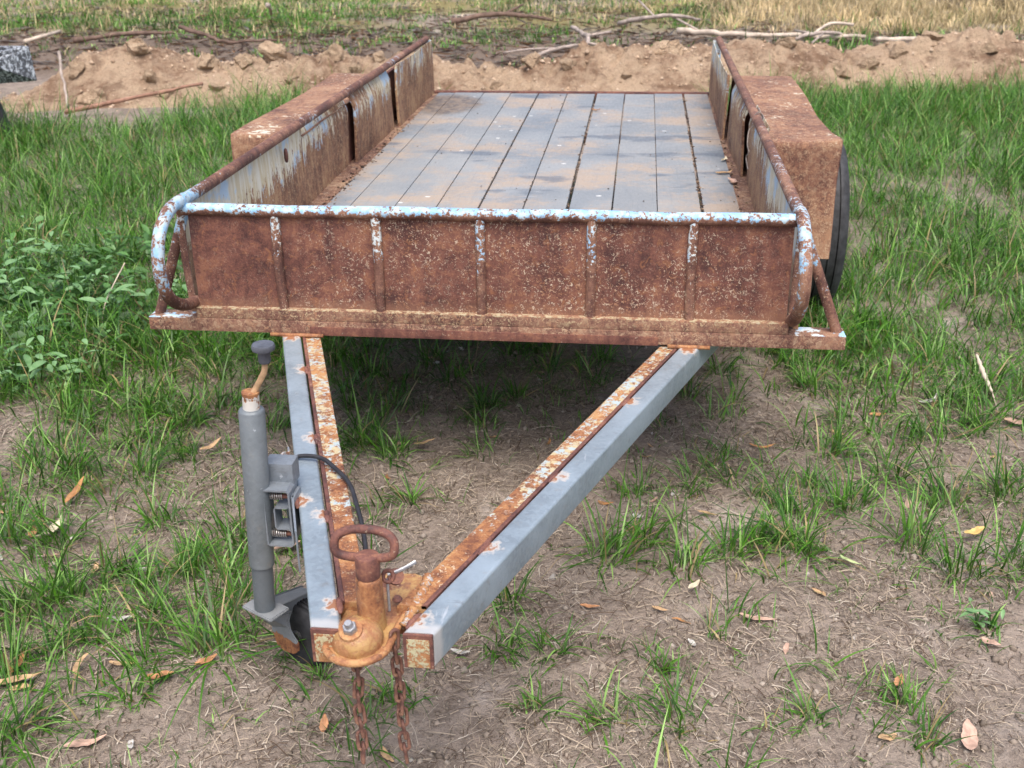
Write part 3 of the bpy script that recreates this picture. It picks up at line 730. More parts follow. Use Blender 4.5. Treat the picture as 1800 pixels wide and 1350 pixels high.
# plank floor
m = MT('weathered_plank'); P = m.obj()
oi = m.node('ShaderNodeObjectInfo').outputs['Random']
sh = m.node('ShaderNodeVectorMath', operation='ADD'); m.put(sh.inputs[0], P); sv = m.node('ShaderNodeCombineXYZ'); m.put(sv.inputs[0], m.ma('MULTIPLY', oi, 3.0)); m.put(sh.inputs[1], sv.outputs[0]); Q = sh.outputs[0]
grain = m.noise(m.obj((26, 7, 26)), 3.0, 5, .6); cross = m.noise(m.obj((5, 60, 5)), 1.5, 4, .6)
c = m.mix(m.rng(m.noise(Q, 2.2, 4, .6), .32, .68), (.170, .195, .220), (.262, .280, .292))
c = m.mix(m.ma('MULTIPLY', oi, .45), c, (.285, .285, .272))
c = m.mix(m.rng(cross, .58, .72, 0, .35), c, (.20, .225, .255))
d1 = m.ma('ADD', m.ma('MULTIPLY', m.noise(m.obj((1.3, 1.9, 1)), 1.7, 6, .65), .68), m.ma('MULTIPLY', m.noise(m.obj((3, 1.2, 1)), 2.6, 4, .6), .0)); d1 = m.ma('ADD', d1, m.ma('MULTIPLY', m.noise(Q, 2.2, 5, .65), .32))
dust = m.rng(m.ma('ADD', d1, m.ma('MULTIPLY', m.noise(P, 45, 4), .16)), .545, .68)
c = m.mix(m.ma('MULTIPLY', dust, .78), c, (.37, .285, .21))
wet = m.rng(m.noise(m.obj((2.2, 4.5, 1), (3, 1, 0)), 1.4, 4, .55), .58, .68)
c = m.mix(m.ma('MULTIPLY', wet, .75), c, (.108, .130, .160))
X, Y, Z = m.sep(P)
mud = m.rng(m.ma('ADD', m.ma('ADD', m.ma('POWER', m.ma('MULTIPLY', m.ma('ADD', X, .60), 5.5), 2), m.ma('POWER', m.ma('MULTIPLY', m.ma('ADD', Y, -3.02), 3.4), 2)), m.noise(P, 9, 4)), 1.75, .95)
c = m.mix(m.ma('MULTIPLY', mud, .85), c, m.mix(m.rng(m.noise(P, 30, 3), .4, .6), (.20, .145, .10), (.085, .065, .055)))
scr = m.rng(m.noise(m.obj((9, 90, 1), (2, 0, 0)), 1.3, 5, .7), .63, .69); c = m.mix(m.ma('MULTIPLY', scr, .45), c, (.50, .52, .54))
gl = m.rng(m.noise(m.obj((95, 3.5, 1)), 1.0, 5, .65), .57, .68); c = m.mix(m.ma('MULTIPLY', gl, .35), c, (.17, .19, .21))
sp = m.rng(m.noise(P, 70, 2, .5), .70, .76); c = m.mix(m.ma('MULTIPLY', sp, .7), c, (.11, .08, .06))
wh = m.rng(m.voro(m.obj((1, 1.6, 1)), 5.2), .060, .040); c = m.mix(m.ma('MULTIPLY', wh, .8), c, (.75, .75, .73))
m.bump(m.ma('ADD', grain, m.ma('MULTIPLY', m.noise(P, 160, 3), .4)), .35, .004)
m.fin(c, m.rng(grain, .3, .7, .55, .78), 0, .45); PLANK = m.m
ex = [-.706, -.619, -.461, -.315, -.168, -.014, .139, .291, .445, .596, .722]
gap = [.0, .0020, .0014, .0013, .0034, .0020, .0062, .0026, .0013, .0054, 0]
for i in range(10):
    z = .5135 + random.uniform(-.0022, .0022); a, b = ex[i] + gap[i], ex[i + 1] - gap[i + 1]
    o = rbox('floor_plank', (a, .030, .487), (b, 3.366 + random.uniform(-.002, .001), z), PLANK, TR, .0025)
rbox('floor_bearer', (-.68, .9, .452), (.68, .95, .486), mats['brown'], TR, .003)
rbox('floor_bearer', (-.68, 2.4, .452), (.68, 2.45, .486), mats['brown'], TR, .003)

# mudguards
def guard(s):
    path = [(1.045, .362), (1.055, .46), (1.064, .60), (1.070, .7425), (1.072, .7462), (1.076, .747), (1.35, .748), (1.7, .750), (2.05, .750), (2.44, .748), (2.455, .743), (2.47, .73), (2.66, .50), (2.70, .40)]
    from_ = np.array(path); cum = np.array([0, 8, 16, 24, 25, 26, 42, 62, 82, 100, 104, 107, 116, 120]) / 120
    def fn(u, v):
        y = np.interp(u, cum, from_[:, 0]); z = np.interp(u, cum, from_[:, 1])
        x = .775 + .250 * v
        if s > 0:                                             # knocked corner of the right mudguard
            d = math.exp(-(((y - 1.09) / .09) ** 2 + ((z - .74) / .07) ** 2)) * max(0, (v - .6) / .4)
            x += .006 * d; z += .010 * d; y -= .008 * d
            z -= .010 * math.exp(-((y - 1.5) / .25) ** 2) * v * (z > .7)
            x -= .006 * math.exp(-((y - 1.62) / .30) ** 2) * v * (z > .7)
        else:
            z -= .006 * math.sin(y * 4) * v * (z > .7)
        return (s * x, y, z)
    g = sheet('mudguard', (lambda u, v: fn(u, v)) if s > 0 else (lambda u, v: fn(u, 1 - v)), 120, 16, .0025, mats['fender'], TR, .0035, 30 + s)
    # rolled outer lip
    pts = []
    for u in np.linspace(0.02, .98, 70):
        p = fn(u, 1.0); pts.append((p[0] - s * .001, p[1], p[2] - .004))
    tube('rolled_edge', pts, .0034, mats['brown'], g, 8)
for s in (-1, 1): guard(s)

# wheels and axle
RUB = plain('tyre_rubber', (.040, .041, .044), .72, 0, .45, 25, .25, .4)
RIM = rust('rusty_rim', None, 'brown', .4)
for s in (-1, 1):
    wz, wy, xc = .325, 1.64, s * 1.04
    wh = empty('wheel', (0, 0, 0)); wh.parent = TR
    R = .328; W = .094
    half = [(.205, W * .80), (.235, W * 1.0), (.275, W * 1.06), (.300, W * 1.02), (.316, W * .92), (.3245, W * .80)]
    tread = []
    for g0 in (.62, .30, -.02, -.34, -.66):
        tread += [(R, W * (g0 + .115)), (R, W * (g0 + .028)), (R - .010, W * (g0 + .022)), (R - .010, W * (g0 - .022)), (R, W * (g0 - .028)), (R, W * (g0 - .115))]
    prof = half + tread + [(r, -z) for r, z in half[::-1]]
    lathe('tyre', prof, RUB, wh, 72, (xc, wy, wz), (1, 0, 0))
    lathe('rim', [(.0, .04 * s), (.06, .045 * s), (.09, .02 * s), (.165, .03 * s), (.19, .068 * s), (.206, .075 * s), (.206, -.07 * s), (.18, -.06 * s), (.0, -.05 * s)], RIM, wh, 40, (xc, wy, wz), (1, 0, 0))
tube('axle', [(-.96, 1.64, .325), (.96, 1.64, .325)], .022, mats['brown'], TR, 12)
for s in (-1, 1):
    tube('leaf_spring', cat([(s * .79, 1.22, .43), (s * .79, 1.45, .37), (s * .79, 1.66, .35), (s * .79, 1.87, .37), (s * .79, 2.10, .43)], 5), .016, mats['brown'], TR, 8)

# ---- drawbar: galvanised tubes outside, worn painted channels inside
def bar(name, c0, c1, off, wd, z0, z1, y0, y1, mat, r=.006):
    """a box tube running from c0 to c1 (x,y), shifted sideways by off, its ends cut square across the trailer at y0 and y1"""
    d = (Vector((*c1, 0)) - Vector((*c0, 0))).normalized(); nrm = Vector((-d.y, d.x, 0))
    prof = []
    for cx, cz, a0 in ((wd / 2 - r, z1 - r, 0), (-wd / 2 + r, z1 - r, 90), (-wd / 2 + r, z0 + r, 180), (wd / 2 - r, z0 + r, 270)):
        for k in range(5):
            a = math.radians(a0 + 22.5 * k); prof.append((cx + r * math.cos(a), cz + r * math.sin(a)))
    V = []; n = len(prof); steps = 30
    for i in range(steps + 1):
        yy = y0 + (y1 - y0) * i / steps
        for a, z in prof:
            p = Vector((*c0, 0)) + nrm * (off + a); t = (yy - p.y) / d.y; q = p + d * t
            V.append((q.x, q.y, z))
    F = []
    for i in range(steps):
        for k in range(n): F.append((i * n + k, i * n + (k + 1) % n, (i + 1) * n + (k + 1) % n, (i + 1) * n + k))
    F.append(tuple(range(n))); F.append(tuple(steps * n + k for k in range(n))[::-1])
    import bmesh
    o = mesh(name, V, F, mat, TR, True)
    bm = bmesh.new(); bm.from_mesh(o.data); bmesh.ops.recalc_face_normals(bm, faces=bm.faces); bm.to_mesh(o.data); bm.free()
    o.data.set_sharp_from_angle(angle=math.radians(50))
    return o, d, nrm
CL = ((-.505, -.035), (-.0865, -1.240)); CRt = ((.516, -.043), (.059, -1.246))
def along(cc, y, off=0):
    a, b = Vector(cc[0]), Vector(cc[1]); d = (b - a).normalized(); p = a + Vector((-d.y, d.x)) * off; t = (y - p.y) / d.y
    return p + d * t
weldL = [(*along(CL, y, .026), .464) for y in (-.245, -.60, -.905, -1.175)] + [(*along(CL, -.86, -.026), .464)]
weldR = [(*along(CRt, y, -.026), .464) for y in (-.36, -.72, -.985, -1.205)]
GL = galv('galvanised_left', weldL + [(*along(CL, -.05, 0), .47)]); GRm = galv('galvanised_right', weldR + [(*along(CRt, -.05, 0), .47)])
for cc, ml, wl, sgn in ((CL, GL, weldL, 1), (CRt, GRm, weldR, -1)):
    o, d, nrm = bar('galvanised_drawbar', cc[0], cc[1], 0, .0465, .401, .4660, .60, -1.2400, ml)
    # rusty rim and yellowed cap closing the end
    q = along(cc, -1.2405)
    hw = .0245
    rim = mesh('end_rim', *(lambda a, b, c_, d_: ([(a, -1.2405, c_), (b, -1.2405, c_), (b, -1.2405, d_), (a, -1.2405, d_), (a, -1.2460, c_), (b, -1.2460, c_), (b, -1.2460, d_), (a, -1.2460, d_)],
        [(0, 1, 2, 3), (7, 6, 5, 4), (0, 4, 5, 1), (1, 5, 6, 2), (2, 6, 7, 3), (3, 7, 4, 0)]))(q.x - hw + .001, q.x + hw - .001, .4025, .4650), mats['redrust'], o)
    cp = rbox('end_cap', (q.x - hw + .0065, -1.2476, .4045), (q.x + hw - .0065, -1.2462, .4575), mats['cap'], o, .0005)
    o2, _, _ = bar('painted_channel', cc[0], cc[1], sgn * .0505, .0455, .404, .4615, .60, -1.165, mats['bar'], .003)
    bar('seam_strip', cc[0], cc[1], sgn * .0315, .0085, .4560, .4632, .02, -1.165, mats['redrust'], .002)
    for wpos in wl:                                            # stitch welds
        a = Vector(wpos); V = []; F = []
        pts = [a + Vector((d.x, d.y, 0)) * t + Vector((0, 0, -.003)) for t in np.linspace(-.022, .022, 7)]
        V, F = tube_data(pts, [.002, .005, .0065, .0055, .0068, .005, .002], 8)
        mesh('weld', V, F, mats['redrust'], o, True)
    q0 = along(cc, -.036, 0)
    V, F = tube_data([Vector((q0.x - .055, -.036, .4672)), Vector((q0.x - .01, -.038, .4675)), Vector((q0.x + .05, -.037, .4672)), Vector((q0.x + .085 * sgn, -.036, .467))][: (4 if sgn > 0 else 3)], .0055, 8)
    mesh('weld', V, F, mats['orange'], o, True)

# ---- coupling
CP = empty('coupling', (0, 0, 0)); CP.parent = TR
cxy = (-.039, -1.231)
arc = [(cxy[0] + .051 * math.cos(a), cxy[1] + .051 * math.sin(a)) for a in np.linspace(math.pi * 1.0, math.pi * 2.0, 17)]
outline = arc + [(.018, -1.19), (.030, -1.14), (.040, -1.09), (.036, -1.076), (.024, -1.070), (-.045, -1.075), (-.070, -1.12), (-.079, -1.19)]
zfp = lambda x, y: .026 * float(np.clip((y + 1.235) / .15, 0, 1))
plate('base_plate', outline, .424, .4335, mats['cast'], CP, zfp)
lipp = [(-.079, -1.19), (-.0895, -1.215)] + arc[1:] + [(.0185, -1.19), (.030, -1.15), (.037, -1.115)]
tube('plate_lip', [(x, y, .4325 + zfp(x, y)) for x, y in lipp], .0062, mats['orange'], CP, 10)
dome = [(.0410, -.004), (.0410, .004)] + [(.0410 * math.cos(a), .006 + .034 * math.sin(a)) for a in np.linspace(.05, math.pi / 2, 12)]
lathe('ball_housing', dome, mats['cast'], CP, 36, (cxy[0], cxy[1], .435))
BC = (-.024, -1.194)
lathe('barrel', [(.024, .0), (.0225, .03), (.0210, .09), (.0205, .0985), (.0190, .1005), (.0, .1005)], mats['cast'], CP, 32, (BC[0], BC[1], .434))
lathe('collar', [(.0185, .0), (.0195, .002), (.0195, .034), (.0180, .038), (.0, .0395)], mats['redrust'], CP, 32, (BC[0], BC[1], .535))
ring = []
for a in np.linspace(0, 2 * math.pi, 48, endpoint=False):
    cx = .0480 * math.copysign(abs(math.cos(a)) ** .75, math.cos(a)); cz = .0225 * math.copysign(abs(math.sin(a)) ** .7, math.sin(a))
    ring.append((BC[0] - .003 + cx, BC[1] - .002 + .25 * (cz + .0225) - .004 * math.cos(a * 2), .590 + cz))
tube('handle', ring, .0072, mats['redrust'], CP, 14, True)
bax = Vector((-.06, -.36, .93)).normalized(); b0 = Vector((-.0435, -1.247, .4655))
SIL = plain('zinc_bolt', (.38, .39, .41), .42, .7, .2, 120, .1)
lathe('washer', [(.0, 0), (.0185, 0), (.0195, .002), (.0185, .0055), (.0, .0065)], mats['orange'], CP, 28, b0, bax)
lathe('nut', [(.0, .005), (.0112, .005), (.0118, .007), (.0118, .0145), (.0105, .0165), (.0, .0165)], SIL, CP, 6, b0, bax)
lathe('stud', [(.0068, .016), (.0068, .024), (.0055, .026), (.0, .026)], SIL, CP, 14, b0, bax)
tube('latch_lever', cat([(.002, -1.174, .524), (.014, -1.168, .527), (.030, -1.160, .532), (.044, -1.152, .538)], 4), [.0035] * 13 if 0 else .0036, SIL, CP, 8, flat=.6)
tube('latch_pin', [(.001, -1.176, .518), (.003, -1.182, .462)], .0024, SIL, CP, 8)
tor = [(.003 + .0085 * math.cos(a), -1.176 + .004 * math.sin(a), .524 + .0085 * math.sin(a)) for a in np.linspace(0, 6.283, 20, endpoint=False)]
tube('latch_ring', tor, .0035, mats['redrust'], CP, 8, True)
lathe('rivet', [(.0075, 0), (.0085, .002), (.006, .006), (.0, .0065)], mats['redrust'], CP, 18, (.009, -1.150, .4600))
lathe('lug', [(.013, 0), (.013, .010), (.0, .010)], mats['redrust'], CP, 18, (.012, -1.166, .515), (.3, -.6, .7))
V, F = tube_data(cat([(.030, -1.196, .443), (.039, -1.160, .4535), (.046, -1.12, .4595), (.049, -1.080, .4605)], 14), [(.0098, .0070)[k // 2 % 2] * random.uniform(.85, 1.2) for k in range(43)], 9)
mesh('weld_bead', V, F, rust('weld_metal', pk_blotch(.0, 90, 200), 'orange', .3, paintcol=lambda m, P: (.42, .40, .38)), CP, True)

# mount plate for the jockey wheel, on the left drawbar
pa, pb = along(CL, -.66, -.0255), along(CL, -.985, -.0255); pd = (pb - pa).normalized(); pn = Vector((pd.y, -pd.x))
if pn.x > 0: pn = -pn
def mp(u, v):
    p = pa + (pb - pa) * u; b = .013 * float(sm(.10, .16, u)) * (1 - float(sm(.46, .52, u)))
    p = p + pn * (.009 + b)
    ztop = .474 + .014 * float(sm(.08, .14, u)) - .010 * float(sm(.5, .6, u))
    return (p.x, p.y, .392 + (ztop - .392) * v)
GB = galv('galvanised_bracket', [(*along(CL, -.70, -.03), .475)], (.225, .255, .285))
sheet('mount_plate', mp, 50, 6, .0035, GB, TR)

# wiring cable lying over the drawbar
RUBBER = plain('black_rubber', (.022, .022, .026), .5, 0, .3, 60, .1)
tube('wiring_cable', cat([(-.300, -.700, .43), (-.296, -.703, .468), (-.272, -.703, .4765), (-.235, -.712, .4765), (-.200, -.745, .473), (-.160, -.795, .470), (-.130, -.86, .462), (-.100, -.935, .452), (-.078, -1.01, .440), (-.066, -1.08, .425)], 6), .0046, RUBBER, TR, 10)
# loop of wire twisted round the right rail
WIRE = plain('rusty_wire', (.26, .22, .19), .55, .4, .3, 90)
tube('tie_wire', cat([(.748, 1.20, .795), (.770, 1.19, .822), (.786, 1.20, .80), (.765, 1.21, .775), (.744, 1.20, .76), (.738, 1.16, .72), (.742, 1.13, .70), (.738, 1.17, .675), (.742, 1.12, .645)], 5), .0022, WIRE, TR, 6)
for sx, yy in ((-1, .83),):
    tube('tie_eye', [(sx * (.757 + .006 * math.cos(a)), yy + .010 * math.cos(a), .738 + .019 * math.sin(a)) for a in np.linspace(0, 6.283, 18, endpoint=False)], .0045, mats['redrust'], TR, 8, True)

# ---- safety chains
def chain(label, top, n, sway):
    ch = tag(empty('safety_chain', (top[0], top[1], top[2])), label, 'chain', 'safety chains hanging under the coupling')
    L, Wd, r = .0185, .0072, .0031
    loop = []
    for a in np.linspace(0, 2 * math.pi, 24, endpoint=False):
        x, z = Wd * math.cos(a), Wd * math.sin(a)
        loop.append((x, 0, z + (L - Wd) * (1 if z > 0 else -1) * (1 if abs(z) > 1e-6 else 0)))
    V, F = tube_data(loop, r, 8, True)
    me = None
    for i in range(n):
        if me is None:
            o = mesh('link', V, F, mats['chain'], ch, True); me = o.data
        else:
            o = bpy.data.objects.new('link', me); link(o, ch)
        o.location = (sway[0] * i / n + random.uniform(-.0012, .0012), sway[1] * i / n, -i * .0268)
        o.rotation_euler = (random.uniform(-.12, .12), random.uniform(-.1, .1), (math.pi / 2 if i % 2 else 0) + .5 + random.uniform(-.2, .2))
chain('rusty chain hanging straight down below the round coupling head', (-.040, -1.245, .408), 8, (-.004, 0))
chain('rusty chain hanging beside the end cap of the right drawbar', (.017, -1.218, .432), 10, (.004, .012))

# ================================================================== JOCKEY WHEEL
JW = tag(empty('jockey_wheel', (-.335, -.745, 0)), 'grey jockey wheel with crank handle clamped to the left drawbar', 'jockey wheel')
def jp(o):
    o.matrix_parent_inverse = Matrix.Translation((.335, .745, 0)); return o
ax0, ax1 = Vector((-.3345, -.862, .215)), Vector((-.3120, -.858, .69)); ad = (ax1 - ax0).normalized()
at = lambda z: ax0 + ad * ((z - ax0.z) / ad.z)
GD = galv('dull_galvanised', (), (.130, .150, .165)); GT = galv('grey_zinc_tube', (), (.165, .188, .202))
jp(lathe('outer_tube', [(.0, .0), (.0225, .0), (.0242, .0015), (.0242, .333), (.0215, .337), (.0190, .3385), (.0, .3385)], GT, JW, 36, at(.318), ad))
jp(lathe('inner_tube', [(.0205, .0), (.0205, .115), (0, .115)], GD, JW, 32, at(.212), ad))
CAPM = rust('cap_rust', lambda m, P: m.ma('ADD', m.noise(P, 70, 3), m.rng(m.sep(P)[2], .690, .680, -.4, .12)), 'orange', .1, paintcol=lambda m, P: (.62, .60, .55))
jp(lathe('tube_cap', [(.0155, 0), (.0155, .028), (.0162, .030), (.0162, .034), (.0, .0345)], CAPM, JW, 28, at(.655), ad))
jp(tube('crank_arm', cat([(-.308, -.858, .684), (-.296, -.858, .704), (-.282, -.858, .729), (-.279, -.858, .747), (-.2785, -.858, .765)], 5), .0058, plain('crank_tan', (.42, .27, .15), .7, 0, .35, 60, .3), JW, 10, flat=.7))
jp(lathe('crank_knob', [(.0098, 0), (.0115, .004), (.0110, .018), (.0135, .023), (.0205, .026), (.0215, .031), (.0195, .036), (.012, .0375), (.006, .0365), (.0, .036)], plain('grey_knob', (.075, .082, .10), .6, 0, .3, 40), JW, 28, (-.2785, -.858, .748), (.02, -.02, 1)))
# clamp between tube and drawbar: a bent frame with two springs in it
def frame(name, pts, w0, w1, th, mat):
    """a strip bent along pts (x,z), spanning y w0..w1"""
    n = len(pts); V = []; F = []
    P2 = [Vector(p) for p in pts]
    for i in range(n):
        a, b = P2[max(i - 1, 0)], P2[min(i + 1, n - 1)]; t = (b - a).normalized(); nn = Vector((-t.y, t.x)) * th / 2
        for q in (P2[i] + nn, P2[i] - nn):
            V += [(q.x, w0, q.y), (q.x, w1, q.y)]
    for i in range(n - 1):
        a, b = i * 4, i * 4 + 4
        F += [(a, b, b + 1, a + 1), (a + 2, a + 3, b + 3, b + 2), (a, a + 2, b + 2, b), (a + 1, b + 1, b + 3, a + 3)]
    F += [(0, 1, 3, 2), ((n - 1) * 4, (n - 1) * 4 + 2, (n - 1) * 4 + 3, (n - 1) * 4 + 1)]
    import bmesh
    o = mesh(name, V, F, mat, JW, True)
    bm = bmesh.new(); bm.from_mesh(o.data); bmesh.ops.recalc_face_normals(bm, faces=bm.faces); bm.to_mesh(o.data); bm.free()
    o.data.set_sharp_from_angle(angle=math.radians(35))
    return jp(o)
xa, xb = -.306, -.256
frame('clamp_frame', [(xa, .372), (xa, .376), (xa, .488), (xa + .003, .492), (xb - .004, .492), (xb, .488), (xb, .376), (xb - .004, .372), (xa + .002, .372)], -.876, -.826, .0036, GB)
frame('clamp_latch', [(xb - .003, .456), (xb - .010, .452), (xa + .019, .452), (xa + .017, .448), (xa + .017, .410), (xa + .020, .406), (xb - .009, .406), (xb - .003, .402)], -.870, -.832, .003, GB)
jp(rbox('clamp_hood', (-.311, -.842, .485), (-.254, -.800, .532), GB, JW, .006))
SPR = plain('spring_steel', (.36, .35, .33), .4, .7, .2, 150)
for z in (.472, .389):
    pts = [(xa + .004 + .030 * k / 84, -.857 + .0068 * math.cos(k * 2 * math.pi / 12), z + .0068 * math.sin(k * 2 * math.pi / 12)) for k in range(85)]
    jp(tube('spring', pts, .0016, SPR, JW, 5))
    jp(tube('spring_bolt', [(xa - .003, -.857, z), (xb + .002, -.857, z)], .0048, mats['redrust'], JW, 10))
jp(rbox('clamp_pad', (-.2535, -.872, .392), (-.2465, -.828, .478), GB, JW, .002))
# fork and wheel
wc = Vector((-.298, -.752, .079)); wa = Vector((-.48, -.88, 0)).normalized(); wf = Vector((wa.y, -wa.x, 0)).normalized()
cr = at(.214)
def slab(name, pts, n, th, mat):
    V = [Vector(p) + n * th / 2 for p in pts] + [Vector(p) - n * th / 2 for p in pts]; k = len(pts)
    F = [tuple(range(k)), tuple(range(2 * k - 1, k - 1, -1))] + [(i, i + k, (i + 1) % k + k, (i + 1) % k) for i in range(k)]
    import bmesh
    o = mesh(name, V, F, mat, JW)
    bm = bmesh.new(); bm.from_mesh(o.data); bmesh.ops.recalc_face_normals(bm, faces=bm.faces); bmesh.ops.bevel(bm, geom=bm.edges[:], offset=.002, segments=2, affect='EDGES'); bm.to_mesh(o.data); bm.free()
    return jp(o)
FORK = rust('worn_fork', lambda m, P: m.ma('ADD', m.noise(P, 45, 4), m.rng(m.sep(P)[2], .075, .11, -.3, .25)), 'orange', .1, paintcol=lambda m, P: m.mix(m.noise(P, 30, 4), (.14, .15, .155), (.26, .275, .285)))
for sg in (1, -1):
    o_ = wa * (.034 * sg)
    A = cr + o_ * .62; o_ = o_ * 1.25
    w2 = wc + o_ - Vector((.013, .002, 0)); zz = lambda h: Vector((0, 0, h))
    pts = [A + wf * .042, A - wf * .038, w2 - wf * .030 + zz(.085), w2 - wf * .024 + zz(.060), w2 - wf * .026 + zz(.040), w2 - wf * .036 + zz(.024), w2 - wf * .046 + zz(.014), w2 - wf * .046 - zz(.004), w2 - wf * .030 - zz(.020), w2 - zz(.024), w2 + wf * .020 - zz(.014), w2 + wf * .030 + zz(.020), w2 + wf * .034 + zz(.060), w2 + wf * .044 + zz(.098)]
    if sg < 0: pts = [A + wf * .024, A - wf * .020, w2 - wf * .016 + zz(.085), w2 - wf * .020 + zz(.010), w2 - zz(.022), w2 + wf * .020 + zz(.010), w2 + wf * .020 + zz(.085)]
    slab('fork_arm', pts, wa, .006, FORK)
slab('fork_crown', [cr + wa * .024 + wf * .041, cr + wa * .024 - wf * .041 - Vector((0, 0, .002)), cr - wa * .028 - wf * .041 - Vector((0, 0, .002)), cr - wa * .028 + wf * .041], Vector((0, 0, 1)), .007, FORK)
jp(lathe('jockey_tyre', [(.036, -.021), (.060, -.023), (.072, -.020), (.0765, -.0155), (.0775, -.0125), (.0735, -.0115), (.0735, -.0095), (.0785, -.0085), (.079, -.0045), (.0745, -.0035), (.0745, -.0015), (.0795, -.0005), (.0795, .0025), (.0745, .0035), (.0745, .0055), (.079, .0065), (.0785, .0105), (.0735, .0115), (.0735, .0130), (.0765, .0155), (.072, .020), (.060, .023), (.036, .021)], RUB, JW, 48, wc, wa))
jp(lathe('jockey_hub', [(.0, -.028), (.012, -.028), (.014, -.018), (.036, -.016), (.036, .016), (.014, .018), (.012, .028), (.0, .028)], plain('hub', (.05, .05, .05), .6), JW, 28, wc, wa))

# ================================================================== FALLEN LEAVES
def leaf_mesh(L, W, bend, roll, curve, seed, mat, ragged=0.0):
    """a long gum leaf: midrib along x, bent up, rolled across, curved sideways like a sickle"""
    r = random.Random(seed); nu, nv = 12, 4; V = []; F = []
    for i in range(nu + 1):
        t = i / nu; w = W * (math.sin(math.pi * min(1, t * .96 + .02) ** .8) ** .85) * .5 + .0006
        w *= 1 + ragged * r.uniform(-1, 1)
        a = bend * (t - .5); x = L * (t - .5) * math.cos(a * .5); z = L * .22 * bend * (t - .5) ** 2 * 2 + .15 * W * math.sin(t * 9 + seed) * .5
        y0 = curve * L * ((t - .5) ** 2 - .25)
        for j in range(nv + 1):
            s = j / nv * 2 - 1; th = roll * s
            V.append((x, y0 + w * (math.sin(th) / roll if abs(roll) > .05 else s), z + w * (1 - math.cos(th)) / max(abs(roll), .3) + .0008 * r.uniform(-1, 1)))
    for i in range(nu):
        for j in range(nv):
            a = i * (nv + 1) + j; F.append((a, a + nv + 1, a + nv + 2, a + 1))
    zmin = min(v[2] for v in V); V = [(a, b, c - zmin) for a, b, c in V]
    me = bpy.data.meshes.new('fallen_leaf'); me.from_pydata(V, [], F); me.materials.append(mat)
    me.polygons.foreach_set('use_smooth', [True] * len(F)); me.update(); return me
def leaf_mat(name, col):
    m = MT(name); P = m.obj(); n = m.noise(P, 60, 4); v = m.noise(m.obj((20, 160, 20)), 1, 3)
    c = m.mix(m.rng(n, .3, .7), tuple(x * .68 for x in col), tuple(min(1, x * 1.2) for x in col))
    c = m.mix(m.rng(v, .55, .7, 0, .4), c, tuple(x * .5 for x in col))
    c = m.mix(m.rng(m.noise(P, 35, 3, .7), .64, .72, 0, .7), c, (.10, .055, .03))
    m.bump(m.ma('ADD', n, v), .4, .003)
    return m.fin(c, .62, 0, .35)
LM = dict(orange=leaf_mat('leaf_orange', (.46, .23, .11)), tan=leaf_mat('leaf_tan', (.50, .33, .18)), pink=leaf_mat('leaf_pink', (.50, .33, .25)), grey=leaf_mat('leaf_grey', (.50, .48, .44)),
          brown=leaf_mat('leaf_brown', (.36, .18, .07)), pale=leaf_mat('leaf_pale', (.56, .50, .36)), yellow=leaf_mat('leaf_yellow', (.62, .44, .16)), lime=leaf_mat('leaf_lime', (.42, .50, .24)))
